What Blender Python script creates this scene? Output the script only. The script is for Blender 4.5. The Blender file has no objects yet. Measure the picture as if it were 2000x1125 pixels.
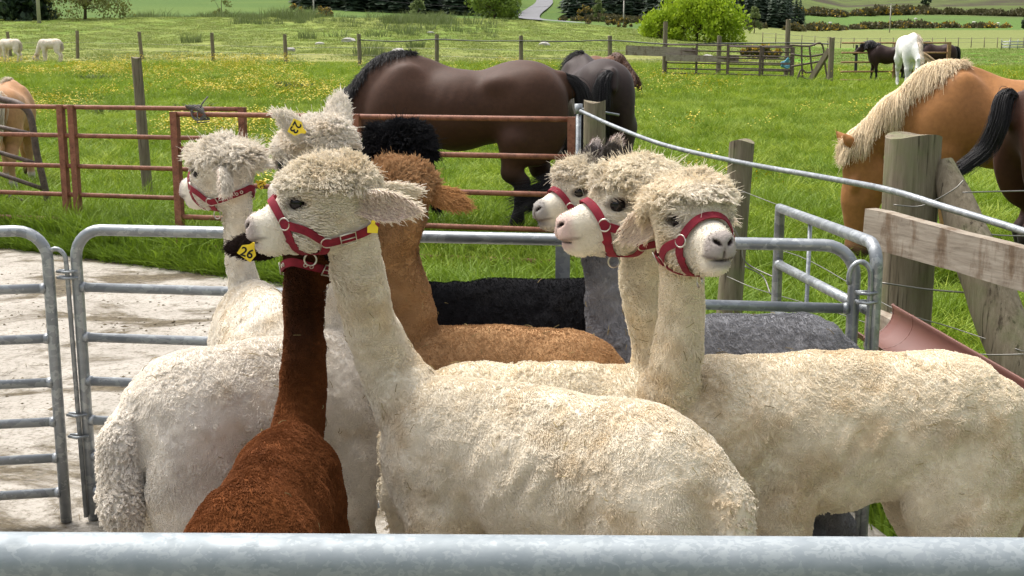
import bpy, bmesh, math, random
import numpy as np
from mathutils import Vector, Matrix

rng = np.random.default_rng(11)
random.seed(5)
R = math.radians
scene = bpy.context.scene
coll = scene.collection

# ---------------------------------------------------------------- camera, sky, sun, exposure
CAM_H = 1.6
FPX = 2414.0                      # focal length in photograph pixels (2000 wide)
PITCH = math.atan(462.5 / FPX)
cam_data = bpy.data.cameras.new('camera')
cam_data.sensor_width = 36.0
cam_data.lens = 36.0 * FPX / 2000.0
cam_data.clip_start = 0.05
cam_data.clip_end = 6000.0
cam = bpy.data.objects.new('camera', cam_data)
coll.objects.link(cam)
cam.location = (0, 0, CAM_H)
cam.rotation_euler = (math.pi / 2 - PITCH, 0, 0)
scene.camera = cam

SUN_EL, SUN_AZ = R(66), R(-50)    # azimuth from +Y towards +X: high, ahead of the camera, a little left
world = bpy.data.worlds.new('World')
scene.world = world
world.use_nodes = True
wn = world.node_tree
wbg = wn.nodes['Background']
wsky = wn.nodes.new('ShaderNodeTexSky')
wsky.sky_type = 'NISHITA'
wsky.sun_disc = False
wsky.sun_elevation = SUN_EL
wsky.sun_rotation = SUN_AZ
wsky.air_density = 1.0
wsky.dust_density = 6.0
wsky.ozone_density = 1.0
whs = wn.nodes.new('ShaderNodeHueSaturation')          # thin bright cloud: the sky's blue is washed out
whs.inputs['Saturation'].default_value = 0.38
wn.links.new(wsky.outputs['Color'], whs.inputs['Color'])
wn.links.new(whs.outputs['Color'], wbg.inputs['Color'])
wbg.inputs['Strength'].default_value = 0.15
sun_data = bpy.data.lights.new('sun', 'SUN')
sun_data.energy = 1.5
sun_data.angle = R(20)
sun_data.color = (1.0, 0.96, 0.90)
sun = bpy.data.objects.new('sun', sun_data)
coll.objects.link(sun)
sun.rotation_euler = Vector((-math.sin(SUN_AZ) * math.cos(SUN_EL), -math.cos(SUN_AZ) * math.cos(SUN_EL),
                             -math.sin(SUN_EL))).to_track_quat('-Z', 'Y').to_euler()
vs = scene.view_settings
vs.view_transform = 'Standard'
vs.look = 'None'
vs.gamma = 1.0
vs.use_curve_mapping = False
vs.exposure = 1.0
scene.cycles.use_denoising = True
scene.cycles.max_bounces = 5
scene.cycles.diffuse_bounces = 3
scene.cycles.transparent_max_bounces = 4
scene.cycles.transmission_bounces = 3
scene.cycles.glossy_bounces = 2

# ---------------------------------------------------------------- helpers
_F = np.array([0, math.cos(PITCH), -math.sin(PITCH)])
_U = np.array([0, math.sin(PITCH), math.cos(PITCH)])
def P(px, py, Y):
    """world point at distance Y ahead that the photograph shows at (px, py)"""
    d = _F + np.array([1.0, 0, 0]) * (px - 1000.0) / FPX + _U * (562.5 - py) / FPX
    return np.array([0, 0, CAM_H]) + d * (Y / d[1])
def V3(*a): return np.array(a, float)
def unit(v):
    v = np.asarray(v, float); return v / (np.linalg.norm(v) + 1e-12)

def sstep(a, b, x):
    t = np.clip((x - a) / (b - a), 0, 1); return t * t * (3 - 2 * t)

def _hash(ix, iy, iz, seed):
    h = (ix * 374761393 + iy * 668265263 + iz * 2147483647 + seed * 974711) & 0xFFFFFFFF
    h = ((h ^ (h >> 13)) * 1274126177) & 0xFFFFFFFF
    return ((h ^ (h >> 16)) & 0xFFFFFF) / float(0xFFFFFF)
def vnoise(p, seed=0):
    """value noise in [-1, 1], p: (N,3)"""
    p = np.asarray(p, float)
    i = np.floor(p).astype(np.int64); f = p - i
    f = f * f * (3 - 2 * f)
    out = 0
    for dx in (0, 1):
        wx = f[:, 0] if dx else 1 - f[:, 0]
        for dy in (0, 1):
            wy = f[:, 1] if dy else 1 - f[:, 1]
            for dz in (0, 1):
                wz = f[:, 2] if dz else 1 - f[:, 2]
                out = out + wx * wy * wz * _hash(i[:, 0] + dx, i[:, 1] + dy, i[:, 2] + dz, seed)
    return out * 2 - 1
def fbm(p, seed=0, octv=3):
    p = np.asarray(p, float); s = 0; a = 1.0; t = 0
    for o in range(octv):
        s = s + a * vnoise(p * (2.03 ** o), seed + o * 17); t += a; a *= .5
    return s / t
def vecnoise(p, seed=0):
    return np.stack([vnoise(p, seed), vnoise(p, seed + 101), vnoise(p, seed + 202)], 1)

def tag(o, label=None, cat=None, group=None, kind=None):
    if label: o['label'] = label
    if cat: o['category'] = cat
    if group: o['group'] = group
    if kind: o['kind'] = kind
    return o
def empty(name, loc, label=None, cat=None, group=None):
    o = bpy.data.objects.new(name, None); coll.objects.link(o)
    o.location = tuple(loc); o.empty_display_size = .1
    return tag(o, label, cat, group)
def link(name, me, mat=None, parent=None):
    """link a mesh given in world coordinates as one object under parent"""
    if mat is not None and not me.materials:
        me.materials.append(mat)
    o = bpy.data.objects.new(name, me); coll.objects.link(o)
    if parent is not None:
        o.parent = parent
        l = Vector((0, 0, 0)); q = parent
        while q is not None:
            l += q.location; q = q.parent
        o.location = -l
    return o
def mesh_np(name, V, faces, smooth=True):
    me = bpy.data.meshes.new(name)
    V = np.asarray(V, np.float32)
    if isinstance(faces, np.ndarray):
        nf, k = faces.shape
        me.vertices.add(len(V)); me.vertices.foreach_set('co', V.ravel())
        me.loops.add(nf * k); me.polygons.add(nf)
        me.loops.foreach_set('vertex_index', faces.astype(np.int32).ravel())
        me.polygons.foreach_set('loop_start', np.arange(0, nf * k, k, dtype=np.int32))
        me.update(calc_edges=True)
    else:
        me.from_pydata([tuple(v) for v in V.tolist()], [], faces)
    me.polygons.foreach_set('use_smooth', np.full(len(me.polygons), smooth))
    me.update()
    return me
def add_col(me, C, name='Col'):
    C = np.asarray(C, np.float32)
    if C.shape[1] == 3: C = np.concatenate([C, np.ones((len(C), 1), np.float32)], 1)
    a = me.attributes.new(name, 'FLOAT_COLOR', 'POINT')
    a.data.foreach_set('color', C.ravel())

class MB:
    """collects simple solids; build() links them as one mesh object"""
    def __init__(self): self.v = []; self.f = []; self.s = []
    def add(self, V, F, smooth=False):
        o = len(self.v); self.v += [tuple(map(float, q)) for q in V]
        self.f += [tuple(i + o for i in q) for q in F]; self.s += [smooth] * len(F); return self
    def box(self, c, ex, ey, ez):
        c = np.asarray(c, float); ex, ey, ez = map(lambda q: np.asarray(q, float), (ex, ey, ez))
        V = [c + sx * ex + sy * ey + sz * ez for sz in (-1, 1) for sy in (-1, 1) for sx in (-1, 1)]
        F = [(0, 2, 3, 1), (4, 5, 7, 6), (0, 1, 5, 4), (2, 6, 7, 3), (0, 4, 6, 2), (1, 3, 7, 5)]
        return self.add(V, F)
    def tube(self, pts, rad, n=12, cap=True, smooth=True, closed=False):
        pts = [np.asarray(p, float) for p in pts]; m = len(pts)
        if np.isscalar(rad): rad = [rad] * m
        V = []; F = []; prev = None
        for i in range(m):
            if closed: t = unit(pts[(i + 1) % m] - pts[i - 1])
            else: t = unit(pts[min(i + 1, m - 1)] - pts[max(i - 1, 0)])
            if prev is None:
                a = np.cross(t, [0, 0, 1.0])
                if np.linalg.norm(a) < .2: a = np.cross(t, [1.0, 0, 0])
                a = unit(a)
            else:
                a = unit(prev - t * np.dot(prev, t))
            prev = a; b = np.cross(t, a)
            for k in range(n):
                th = 2 * math.pi * k / n
                V.append(pts[i] + rad[i] * (math.cos(th) * a + math.sin(th) * b))
        rng_ = m if closed else m - 1
        for i in range(rng_):
            for k in range(n):
                j = (i + 1) % m
                F.append((i * n + k, i * n + (k + 1) % n, j * n + (k + 1) % n, j * n + k))
        self.add(V, F, smooth)
        if cap and not closed:
            o = len(self.v) - len(V)
            self.f.append(tuple(o + k for k in reversed(range(n)))); self.s.append(False)
            self.f.append(tuple(o + (m - 1) * n + k for k in range(n))); self.s.append(False)
        return self
    def mesh(self, name):
        me = bpy.data.meshes.new(name); me.from_pydata(self.v, [], self.f)
        me.polygons.foreach_set('use_smooth', self.s); me.update(); return me
    def build(self, name, mat, parent=None):
        return link(name, self.mesh(name), mat, parent)

# ---------------------------------------------------------------- materials
MATS = {}
class NT:
    def __init__(self, name):
        self.m = bpy.data.materials.new(name); self.m.use_nodes = True
        self.t = self.m.node_tree; self.b = self.t.nodes['Principled BSDF']; MATS[name] = self.m
    def n(self, typ, **kw):
        nd = self.t.nodes.new(typ)
        for k, v in kw.items():
            if k in nd.inputs: nd.inputs[k].default_value = v
            else: setattr(nd, k, v)
        return nd
    def l(self, a, b): self.t.links.new(a, b)
    def coord(self, kind='Object', scale=(1, 1, 1)):
        tc = self.n('ShaderNodeTexCoord'); mp = self.n('ShaderNodeMapping'); mp.inputs['Scale'].default_value = scale
        self.l(tc.outputs[kind], mp.inputs['Vector']); return mp.outputs['Vector']
    def noise(self, vec, scale, detail=4, rough=.55, dist=0):
        nd = self.n('ShaderNodeTexNoise'); nd.inputs['Scale'].default_value = scale
        nd.inputs['Detail'].default_value = detail; nd.inputs['Roughness'].default_value = rough
        nd.inputs['Distortion'].default_value = dist
        self.l(vec, nd.inputs['Vector']); return nd.outputs['Fac']
    def ramp(self, fac, stops):
        nd = self.n('ShaderNodeValToRGB'); el = nd.color_ramp.elements
        while len(el) < len(stops): el.new(.5)
        for e, (p, c) in zip(el, stops):
            e.position = p; e.color = (*c, 1) if len(c) == 3 else c
        self.l(fac, nd.inputs['Fac']); return nd.outputs['Color']
    def mix(self, fac, a, b, mode='MIX'):
        nd = self.n('ShaderNodeMix', data_type='RGBA', blend_type=mode)
        for s, v in ((nd.inputs[0], fac), (nd.inputs[6], a), (nd.inputs[7], b)):
            if hasattr(v, 'is_output'): self.l(v, s)
            elif isinstance(v, (int, float)): s.default_value = v
            else: s.default_value = (*v, 1)
        return nd.outputs[2]
    def bump(self, h, strength=.3, dist=.01):
        nd = self.n('ShaderNodeBump'); nd.inputs['Strength'].default_value = strength
        nd.inputs['Distance'].default_value = dist
        self.l(h, nd.inputs['Height']); self.l(nd.outputs['Normal'], self.b.inputs['Normal'])
    def set(self, **kw):
        for k, v in kw.items():
            k = k.replace('_', ' ')
            s = self.b.inputs[k]
            if hasattr(v, 'is_output'): self.l(v, s)
            elif k == 'Base Color': s.default_value = (*v, 1)
            else: s.default_value = v
        return self.m
    def attr(self, name='Col'):
        nd = self.n('ShaderNodeAttribute'); nd.attribute_name = name; return nd.outputs['Color']

def mat_attr(name, rough=.9, sheen=0.0, spec=.25, bscale=0, bstr=0, bdist=.004, var=.12):
    """surface coloured by its own pigment attribute, with fine grain"""
    m = NT(name); c = m.attr()
    v = m.coord('Object')
    n1 = m.noise(v, 28, 5)
    cc = m.mix(1.0, c, m.ramp(n1, [(.2, (1 - var,) * 3), (.8, (1 + var * .4,) * 3)]), 'MULTIPLY')
    m.set(Base_Color=cc, Roughness=rough, Specular_IOR_Level=spec)
    if sheen: m.set(Sheen_Weight=sheen, Sheen_Roughness=.4)
    if bstr: m.bump(m.noise(v, bscale, 5, .6), bstr, bdist)
    return m.m
def mat_plain(name, col, rough=.6, metal=0.0, spec=.5, var=.15, vscale=8, bump=0, bscale=60):
    m = NT(name); v = m.coord('Object')
    n1 = m.noise(v, vscale, 5)
    cc = m.mix(1.0, col, m.ramp(n1, [(.25, (1 - var,) * 3), (.75, (1 + var * .3,) * 3)]), 'MULTIPLY')
    m.set(Base_Color=cc, Roughness=rough, Metallic=metal, Specular_IOR_Level=spec)
    if bump: m.bump(m.noise(v, bscale, 4), bump, .003)
    return m.m
# ---------------------------------------------------------------- smooth solids for animals
class SDF:
    """smooth union of tapered capsules and ellipsoids, meshed by surface nets"""
    def __init__(self): self.ops = []
    def cone(self, a, b, ra, rb, k=.04, lat=None, s=1.0, sub=False):
        self.ops.append(('c', np.asarray(a, float), np.asarray(b, float), ra, rb, k, lat, s, sub)); return self
    def ell(self, c, r, ax=None, k=.04, sub=False):
        ax = np.eye(3) if ax is None else np.asarray(ax, float)      # rows = axes
        self.ops.append(('e', np.asarray(c, float), np.asarray(r, float), ax, 0, k, None, 1, sub)); return self
    def chain(self, pts, rads, k=.04, lat=None, s=1.0):
        for i in range(len(pts) - 1): self.cone(pts[i], pts[i + 1], rads[i], rads[i + 1], k, lat, s)
        return self
    @staticmethod
    def _d(op, X, Y, Z):
        if op[0] == 'c':
            _, a, b, ra, rb, k, lat, s, sub = op
            qx, qy, qz = X - a[0], Y - a[1], Z - a[2]; ba = b - a
            if lat is not None and s != 1.0:
                dl = (qx * lat[0] + qy * lat[1] + qz * lat[2]) * (1 / s - 1)
                qx, qy, qz = qx + lat[0] * dl, qy + lat[1] * dl, qz + lat[2] * dl
                ba = ba + lat * np.dot(ba, lat) * (1 / s - 1)
            h = np.clip((qx * ba[0] + qy * ba[1] + qz * ba[2]) / max(np.dot(ba, ba), 1e-9), 0, 1)
            hh = h * h * (3 - 2 * h)
            return np.sqrt((qx - h * ba[0]) ** 2 + (qy - h * ba[1]) ** 2 + (qz - h * ba[2]) ** 2) - (ra + (rb - ra) * hh)
        _, c, r, ax, _, k, _, _, sub = op
        qx, qy, qz = X - c[0], Y - c[1], Z - c[2]
        u = (qx * ax[0, 0] + qy * ax[0, 1] + qz * ax[0, 2]) / r[0]
        v = (qx * ax[1, 0] + qy * ax[1, 1] + qz * ax[1, 2]) / r[1]
        w = (qx * ax[2, 0] + qy * ax[2, 1] + qz * ax[2, 2]) / r[2]
        k0 = np.sqrt(u * u + v * v + w * w); k1 = np.sqrt((u / r[0]) ** 2 + (v / r[1]) ** 2 + (w / r[2]) ** 2) + 1e-9
        return k0 * (k0 - 1) / k1
    @staticmethod
    def _comb(D, d, k, sub):
        if sub:
            d = -d
            h = np.clip(.5 - .5 * (D - d) / k, 0, 1)      # smooth max
            return D * (1 - h) + d * h + k * h * (1 - h)
        h = np.clip(.5 + .5 * (D - d) / k, 0, 1)
        return D * (1 - h) + d * h - k * h * (1 - h)
    def eval(self, p):
        p = np.asarray(p, float); D = np.full(len(p), 9.0)
        for op in self.ops:
            D = self._comb(D, self._d(op, p[:, 0], p[:, 1], p[:, 2]), op[5], op[8])
        return D
    def grad(self, p, e=.003):
        g = np.stack([self.eval(p + V3(e, 0, 0)) - self.eval(p - V3(e, 0, 0)),
                      self.eval(p + V3(0, e, 0)) - self.eval(p - V3(0, e, 0)),
                      self.eval(p + V3(0, 0, e)) - self.eval(p - V3(0, 0, e))], 1) / (2 * e)
        return g
    def project(self, p, off=0.0, it=5):
        p = np.array(p, float)
        for _ in range(it):
            g = self.grad(p); m = (g * g).sum(1, keepdims=True) + 1e-6
            p = p - g * ((self.eval(p) - off)[:, None] / m)
        g = self.grad(p); return p, g / (np.linalg.norm(g, axis=1, keepdims=True) + 1e-9)
    def bounds(self, op, m):
        if op[0] == 'c':
            a, b, r = op[1], op[2], max(op[3], op[4]) * max(1, op[7])
            return np.minimum(a, b) - r - m, np.maximum(a, b) + r + m
        r = op[2].max(); return op[1] - r - m, op[1] + r + m
    def mesh(self, hc, fine=None, hf=None):
        lo = np.min([self.bounds(o, 0)[0] for o in self.ops if not o[8]], 0) - 2 * hc
        hi = np.max([self.bounds(o, 0)[1] for o in self.ops if not o[8]], 0) + 2 * hc
        cs = []
        for ax in range(3):
            if fine is None:
                cs.append(np.arange(lo[ax], hi[ax] + hc, hc)); continue
            f0, f1 = max(fine[0][ax], lo[ax]), min(fine[1][ax], hi[ax])
            parts = []
            if f0 - lo[ax] > hc: parts.append(np.linspace(lo[ax], f0, int((f0 - lo[ax]) / hc) + 2)[:-1])
            else: f0 = lo[ax]
            e = hi[ax] if hi[ax] - f1 <= hc else f1
            nf = int((e - f0) / hf) + 2
            mid = np.linspace(f0, e, nf); parts.append(mid if e == hi[ax] else mid[:-1])
            if e != hi[ax]: parts.append(np.linspace(f1, hi[ax], int((hi[ax] - f1) / hc) + 2))
            cs.append(np.concatenate(parts))
        xs, ys, zs = [c.astype(np.float64) for c in cs]
        D = np.full((len(xs), len(ys), len(zs)), 9.0, np.float32)
        for op in self.ops:
            b0, b1 = self.bounds(op, op[5] + 2.5 * hc)
            i0, i1 = np.searchsorted(xs, b0[0]), np.searchsorted(xs, b1[0])
            j0, j1 = np.searchsorted(ys, b0[1]), np.searchsorted(ys, b1[1])
            k0, k1 = np.searchsorted(zs, b0[2]), np.searchsorted(zs, b1[2])
            if i1 <= i0 or j1 <= j0 or k1 <= k0: continue
            X = xs[i0:i1, None, None]; Y = ys[None, j0:j1, None]; Z = zs[None, None, k0:k1]
            sl = (slice(i0, i1), slice(j0, j1), slice(k0, k1))
            D[sl] = self._comb(D[sl], self._d(op, X, Y, Z), op[5], op[8])
        return surface_nets(D, xs, ys, zs)

def surface_nets(D, xs, ys, zs):
    nx, ny, nz = D.shape
    S = D < 0
    c = S[:-1, :-1, :-1].astype(np.int8)
    tot = np.zeros_like(c)
    for dx in (0, 1):
        for dy in (0, 1):
            for dz in (0, 1):
                tot += S[dx:nx - 1 + dx, dy:ny - 1 + dy, dz:nz - 1 + dz]
    act = (tot > 0) & (tot < 8)
    I, J, K = np.nonzero(act)
    idx = np.full(act.shape, -1, np.int64); idx[I, J, K] = np.arange(len(I))
    cv = {}
    for dx in (0, 1):
        for dy in (0, 1):
            for dz in (0, 1): cv[dx, dy, dz] = D[I + dx, J + dy, K + dz].astype(np.float64)
    acc = np.zeros((len(I), 3)); cnt = np.zeros(len(I))
    corners = list(cv)
    for a in corners:
        for ax in range(3):
            if a[ax]: continue
            b = list(a); b[ax] = 1; b = tuple(b)
            va, vb = cv[a], cv[b]; m = (va < 0) != (vb < 0)
            t = np.where(m, va / np.where(m, va - vb, 1), 0)
            for q in range(3): acc[:, q] += np.where(m, t if q == ax else a[q], 0)
            cnt += m
    u = acc / cnt[:, None]
    V = np.stack([xs[I] + u[:, 0] * (xs[I + 1] - xs[I]), ys[J] + u[:, 1] * (ys[J + 1] - ys[J]),
                  zs[K] + u[:, 2] * (zs[K + 1] - zs[K])], 1)
    F = []
    def quads(m, a, b, flip):
        i, j, k = np.nonzero(m)
        return i, j, k
    for ax in range(3):
        s0 = [slice(1, -1)] * 3; s1 = [slice(1, -1)] * 3
        s0[ax] = slice(0, -1); s1[ax] = slice(1, None)
        A, B = S[tuple(s0)], S[tuple(s1)]
        i, j, k = np.nonzero(A != B)
        fl = A[i, j, k]
        o = [1, 1, 1]; o[ax] = 0
        i, j, k = i + o[0], j + o[1], k + o[2]
        e1 = [0, 0, 0]; e2 = [0, 0, 0]; e1[(ax + 1) % 3] = 1; e2[(ax + 2) % 3] = 1
        g = lambda p, q: idx[i - p * e1[0] - q * e2[0], j - p * e1[1] - q * e2[1], k - p * e1[2] - q * e2[2]]
        Q = np.stack([g(1, 1), g(0, 1), g(0, 0), g(1, 0)], 1)
        Q[~fl] = Q[~fl][:, ::-1]
        F.append(Q)
    F = np.concatenate(F); F = F[(F >= 0).all(1)]
    return V, F

def smooth_mesh(V, F, it=2, lam=.5):
    n = len(V); E = np.concatenate([F[:, [0, 1]], F[:, [1, 2]], F[:, [2, 3]], F[:, [3, 0]]])
    E = np.concatenate([E, E[:, ::-1]])
    cnt = np.bincount(E[:, 0], minlength=n).clip(1)
    for _ in range(it):
        A = np.stack([np.bincount(E[:, 0], V[E[:, 1], q], minlength=n) for q in range(3)], 1) / cnt[:, None]
        V = V + lam * (A - V)
    return V
def vert_normals(V, F):
    n = np.cross(V[F[:, 2]] - V[F[:, 0]], V[F[:, 3]] - V[F[:, 1]])
    N = np.zeros_like(V)
    for q in range(4):
        for ax in range(3): N[:, ax] += np.bincount(F[:, q], n[:, ax], minlength=len(V))
    return N / (np.linalg.norm(N, axis=1, keepdims=True) + 1e-12)

# ---------------------------------------------------------------- strands (fleece, manes, tails)
def sample_surface(V, F, N, n, wv=None):
    """n random points on quads F, weighted by area and per-vertex weight; returns pos, normal, (face verts, weights)"""
    a = .5 * np.linalg.norm(np.cross(V[F[:, 2]] - V[F[:, 0]], V[F[:, 3]] - V[F[:, 1]]), axis=1)
    if wv is not None: a = a * wv[F].mean(1)
    cdf = np.cumsum(a); 
    if cdf[-1] <= 0: return None
    fi = np.searchsorted(cdf, rng.random(n) * cdf[-1]).clip(0, len(F) - 1)
    u, v = rng.random(n), rng.random(n)
    w = np.stack([(1 - u) * (1 - v), u * (1 - v), u * v, (1 - u) * v], 1)
    q = F[fi]
    pos = (V[q] * w[:, :, None]).sum(1); nor = (N[q] * w[:, :, None]).sum(1)
    nor /= np.linalg.norm(nor, axis=1, keepdims=True) + 1e-9
    return pos, nor, q, w
def strands(name, parent, pts, col, mat, r0=.0012, r1=.0004):
    """pts (N,K,3) world; col (N,3) pigment of each strand"""
    N, K, _ = pts.shape
    cu = bpy.data.hair_curves.new(name)
    cu.add_curves([K] * N)
    org = Vector((0, 0, 0)); q = parent
    while q is not None: org += q.location; q = q.parent
    cu.attributes['position'].data.foreach_set('vector', pts.astype(np.float32).ravel())
    ra = cu.attributes.get('radius') or cu.attributes.new('radius', 'FLOAT', 'POINT')
    r0 = np.broadcast_to(np.asarray(r0, float), (N,)); r1 = np.broadcast_to(np.asarray(r1, float), (N,))
    t = np.linspace(0, 1, K)
    ra.data.foreach_set('value', (r0[:, None] * (1 - t) + r1[:, None] * t).astype(np.float32).ravel())
    ca = cu.attributes.new('Col', 'FLOAT_COLOR', 'CURVE')
    ca.data.foreach_set('color', np.concatenate([col, np.ones((N, 1))], 1).astype(np.float32).ravel())
    cu.materials.append(mat)
    o = bpy.data.objects.new(name, cu); coll.objects.link(o)
    if parent is not None: o.parent = parent; o.location = -org
    return o
# ---------------------------------------------------------------- animal materials
M_COAT = mat_attr('fleece_skin', .95, 0, .1, 190, .55, .005, .18)
def mat_strand(name, rough=.85, spec=.12, trans=.18):
    m = NT(name); c = m.attr()
    m.set(Base_Color=c, Roughness=rough, Specular_IOR_Level=spec)
    if trans:
        tr = m.n('ShaderNodeBsdfTranslucent'); m.l(c, tr.inputs['Color'])
        mx = m.n('ShaderNodeMixShader'); mx.inputs[0].default_value = trans
        out = m.t.nodes['Material Output']
        m.l(m.b.outputs[0], mx.inputs[1]); m.l(tr.outputs[0], mx.inputs[2]); m.l(mx.outputs[0], out.inputs['Surface'])
    return m.m
M_WOOL = mat_strand('wool_strands')
M_MANE = mat_strand('mane_strands', .45, .35, .08)
M_EYE = mat_plain('dark_eye', (.006, .004, .005), .10, 0, .35, .1)
def strap_mat():
    m = NT('crimson_webbing'); v = m.coord('Object')
    w = m.n('ShaderNodeTexWave'); w.inputs['Scale'].default_value = 160; w.inputs['Distortion'].default_value = 1
    m.l(v, w.inputs['Vector'])
    c = m.ramp(m.noise(v, 40, 4), [(.3, (.135, .007, .017)), (.7, (.245, .013, .028))])
    m.set(Base_Color=c, Roughness=.72, Specular_IOR_Level=.25); m.bump(w.outputs['Fac'], .35, .0012); return m.m
M_STRAP = strap_mat()
M_STEEL = mat_plain('dull_steel', (.62, .58, .5), .32, 1.0, .5, .3, 60)
M_TAG = mat_plain('yellow_plastic', (.85, .62, .02), .38, 0, .5, .1, 30)
M_INK = mat_plain('black_print', (.012, .012, .012), .6, 0, .3, .1)

CREAM = (.66, .57, .43)
def text_mesh(body, size):
    cu = bpy.data.curves.new('number_text', 'FONT'); cu.body = body; cu.size = size
    cu.align_x = 'CENTER'; cu.align_y = 'CENTER'; cu.extrude = .0004; cu.resolution_u = 3; cu.offset = size * .02
    o = bpy.data.objects.new('number_text', cu); coll.objects.link(o)
    dg = bpy.context.evaluated_depsgraph_get(); dg.update()
    me = bpy.data.meshes.new_from_object(o.evaluated_get(dg))
    bpy.data.objects.remove(o); bpy.data.curves.remove(cu); return me

def ribbon(mb, p, n, w, th=.0026, closed=False):
    m = len(p); V = []; F = []
    for i in range(m):
        t = unit(p[(i + 1) % m] - p[i - 1]) if closed else unit(p[min(i + 1, m - 1)] - p[max(i - 1, 0)])
        s = unit(np.cross(n[i], t)) * w / 2; u = unit(n[i]) * th
        V += [p[i] - s, p[i] + s, p[i] + s * .96 + u, p[i] - s * .96 + u]
    for i in range(m if closed else m - 1):
        j = (i + 1) % m
        for k in range(4): F.append((i * 4 + k, i * 4 + (k + 1) % 4, j * 4 + (k + 1) % 4, j * 4 + k))
    if not closed: F += [(3, 2, 1, 0), tuple((m - 1) * 4 + k for k in range(4))]
    mb.add(V, F, False)
def dens(ctrl, n=10):
    """Catmull-Rom through control points"""
    c = [np.asarray(q, float) for q in ctrl]; c = [2 * c[0] - c[1]] + c + [2 * c[-1] - c[-2]]; out = []
    for i in range(1, len(c) - 2):
        for t in np.linspace(0, 1, n, endpoint=False):
            out.append(.5 * ((2 * c[i]) + (c[i + 1] - c[i - 1]) * t + (2 * c[i - 1] - 5 * c[i] + 4 * c[i + 1] - c[i + 2]) * t * t
                             + (3 * c[i] - c[i - 1] - 3 * c[i + 1] + c[i + 2]) * t ** 3))
    out.append(c[-2]); return np.array(out)
def torus(mb, c, n, R_, r, segs=20, sx=1.0, ref=None):
    n = unit(n); a = unit(np.cross(n, [0, 0, 1.0] if ref is None else ref)); b = np.cross(n, a)
    mb.tube([c + R_ * (math.cos(t) * a * sx + math.sin(t) * b) for t in np.linspace(0, 2 * math.pi, segs, endpoint=False)],
            r, 8, closed=True)

def ear_geom(base, d, face, L, W, curl=.5):
    """cupped spear-shaped ear with thickness; face = direction the open side looks"""
    d = unit(d); face = unit(face - d * np.dot(face, d)); s = np.cross(d, face)
    nu, nv = 16, 9; V = []; F = []; side = []
    for lay in (0, 1):
        for i in range(nu):
            t = i / (nu - 1)
            w = W * (max(math.sin(math.pi * min(1, (t * .86 + .14))), 0) ** .75) * (1 - .15 * t) * .5 + .0015
            bend = face * (-.10 * L * t * t)
            for j in range(nv):
                u = j / (nv - 1) * 2 - 1
                ang = u * (1.35 - .55 * t)
                q = base + d * L * t + bend + s * w * math.sin(ang) / math.sin(1.35 - .55 * t) - face * (w * curl * 1.3 * (math.cos(ang)))
                q = q - face * (.004 * (1 - t * .6) if lay else 0)
                V.append(q); side.append(lay)
    for lay in (0, 1):
        o = lay * nu * nv
        for i in range(nu - 1):
            for j in range(nv - 1):
                q = (o + i * nv + j, o + (i + 1) * nv + j, o + (i + 1) * nv + j + 1, o + i * nv + j + 1)
                F.append(q if lay else q[::-1])
    for i in range(nu - 1):
        for j, fl in ((0, 0), (nv - 1, 1)):
            q = (i * nv + j, (i + 1) * nv + j, nu * nv + (i + 1) * nv + j, nu * nv + i * nv + j)
            F.append(q[::-1] if fl else q)
    o = nu * nv; i = nu - 1
    for j in range(nv - 1): F.append((i * nv + j, i * nv + j + 1, o + i * nv + j + 1, o + i * nv + j))
    return np.array(V), np.array(F), np.array(side)

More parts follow.
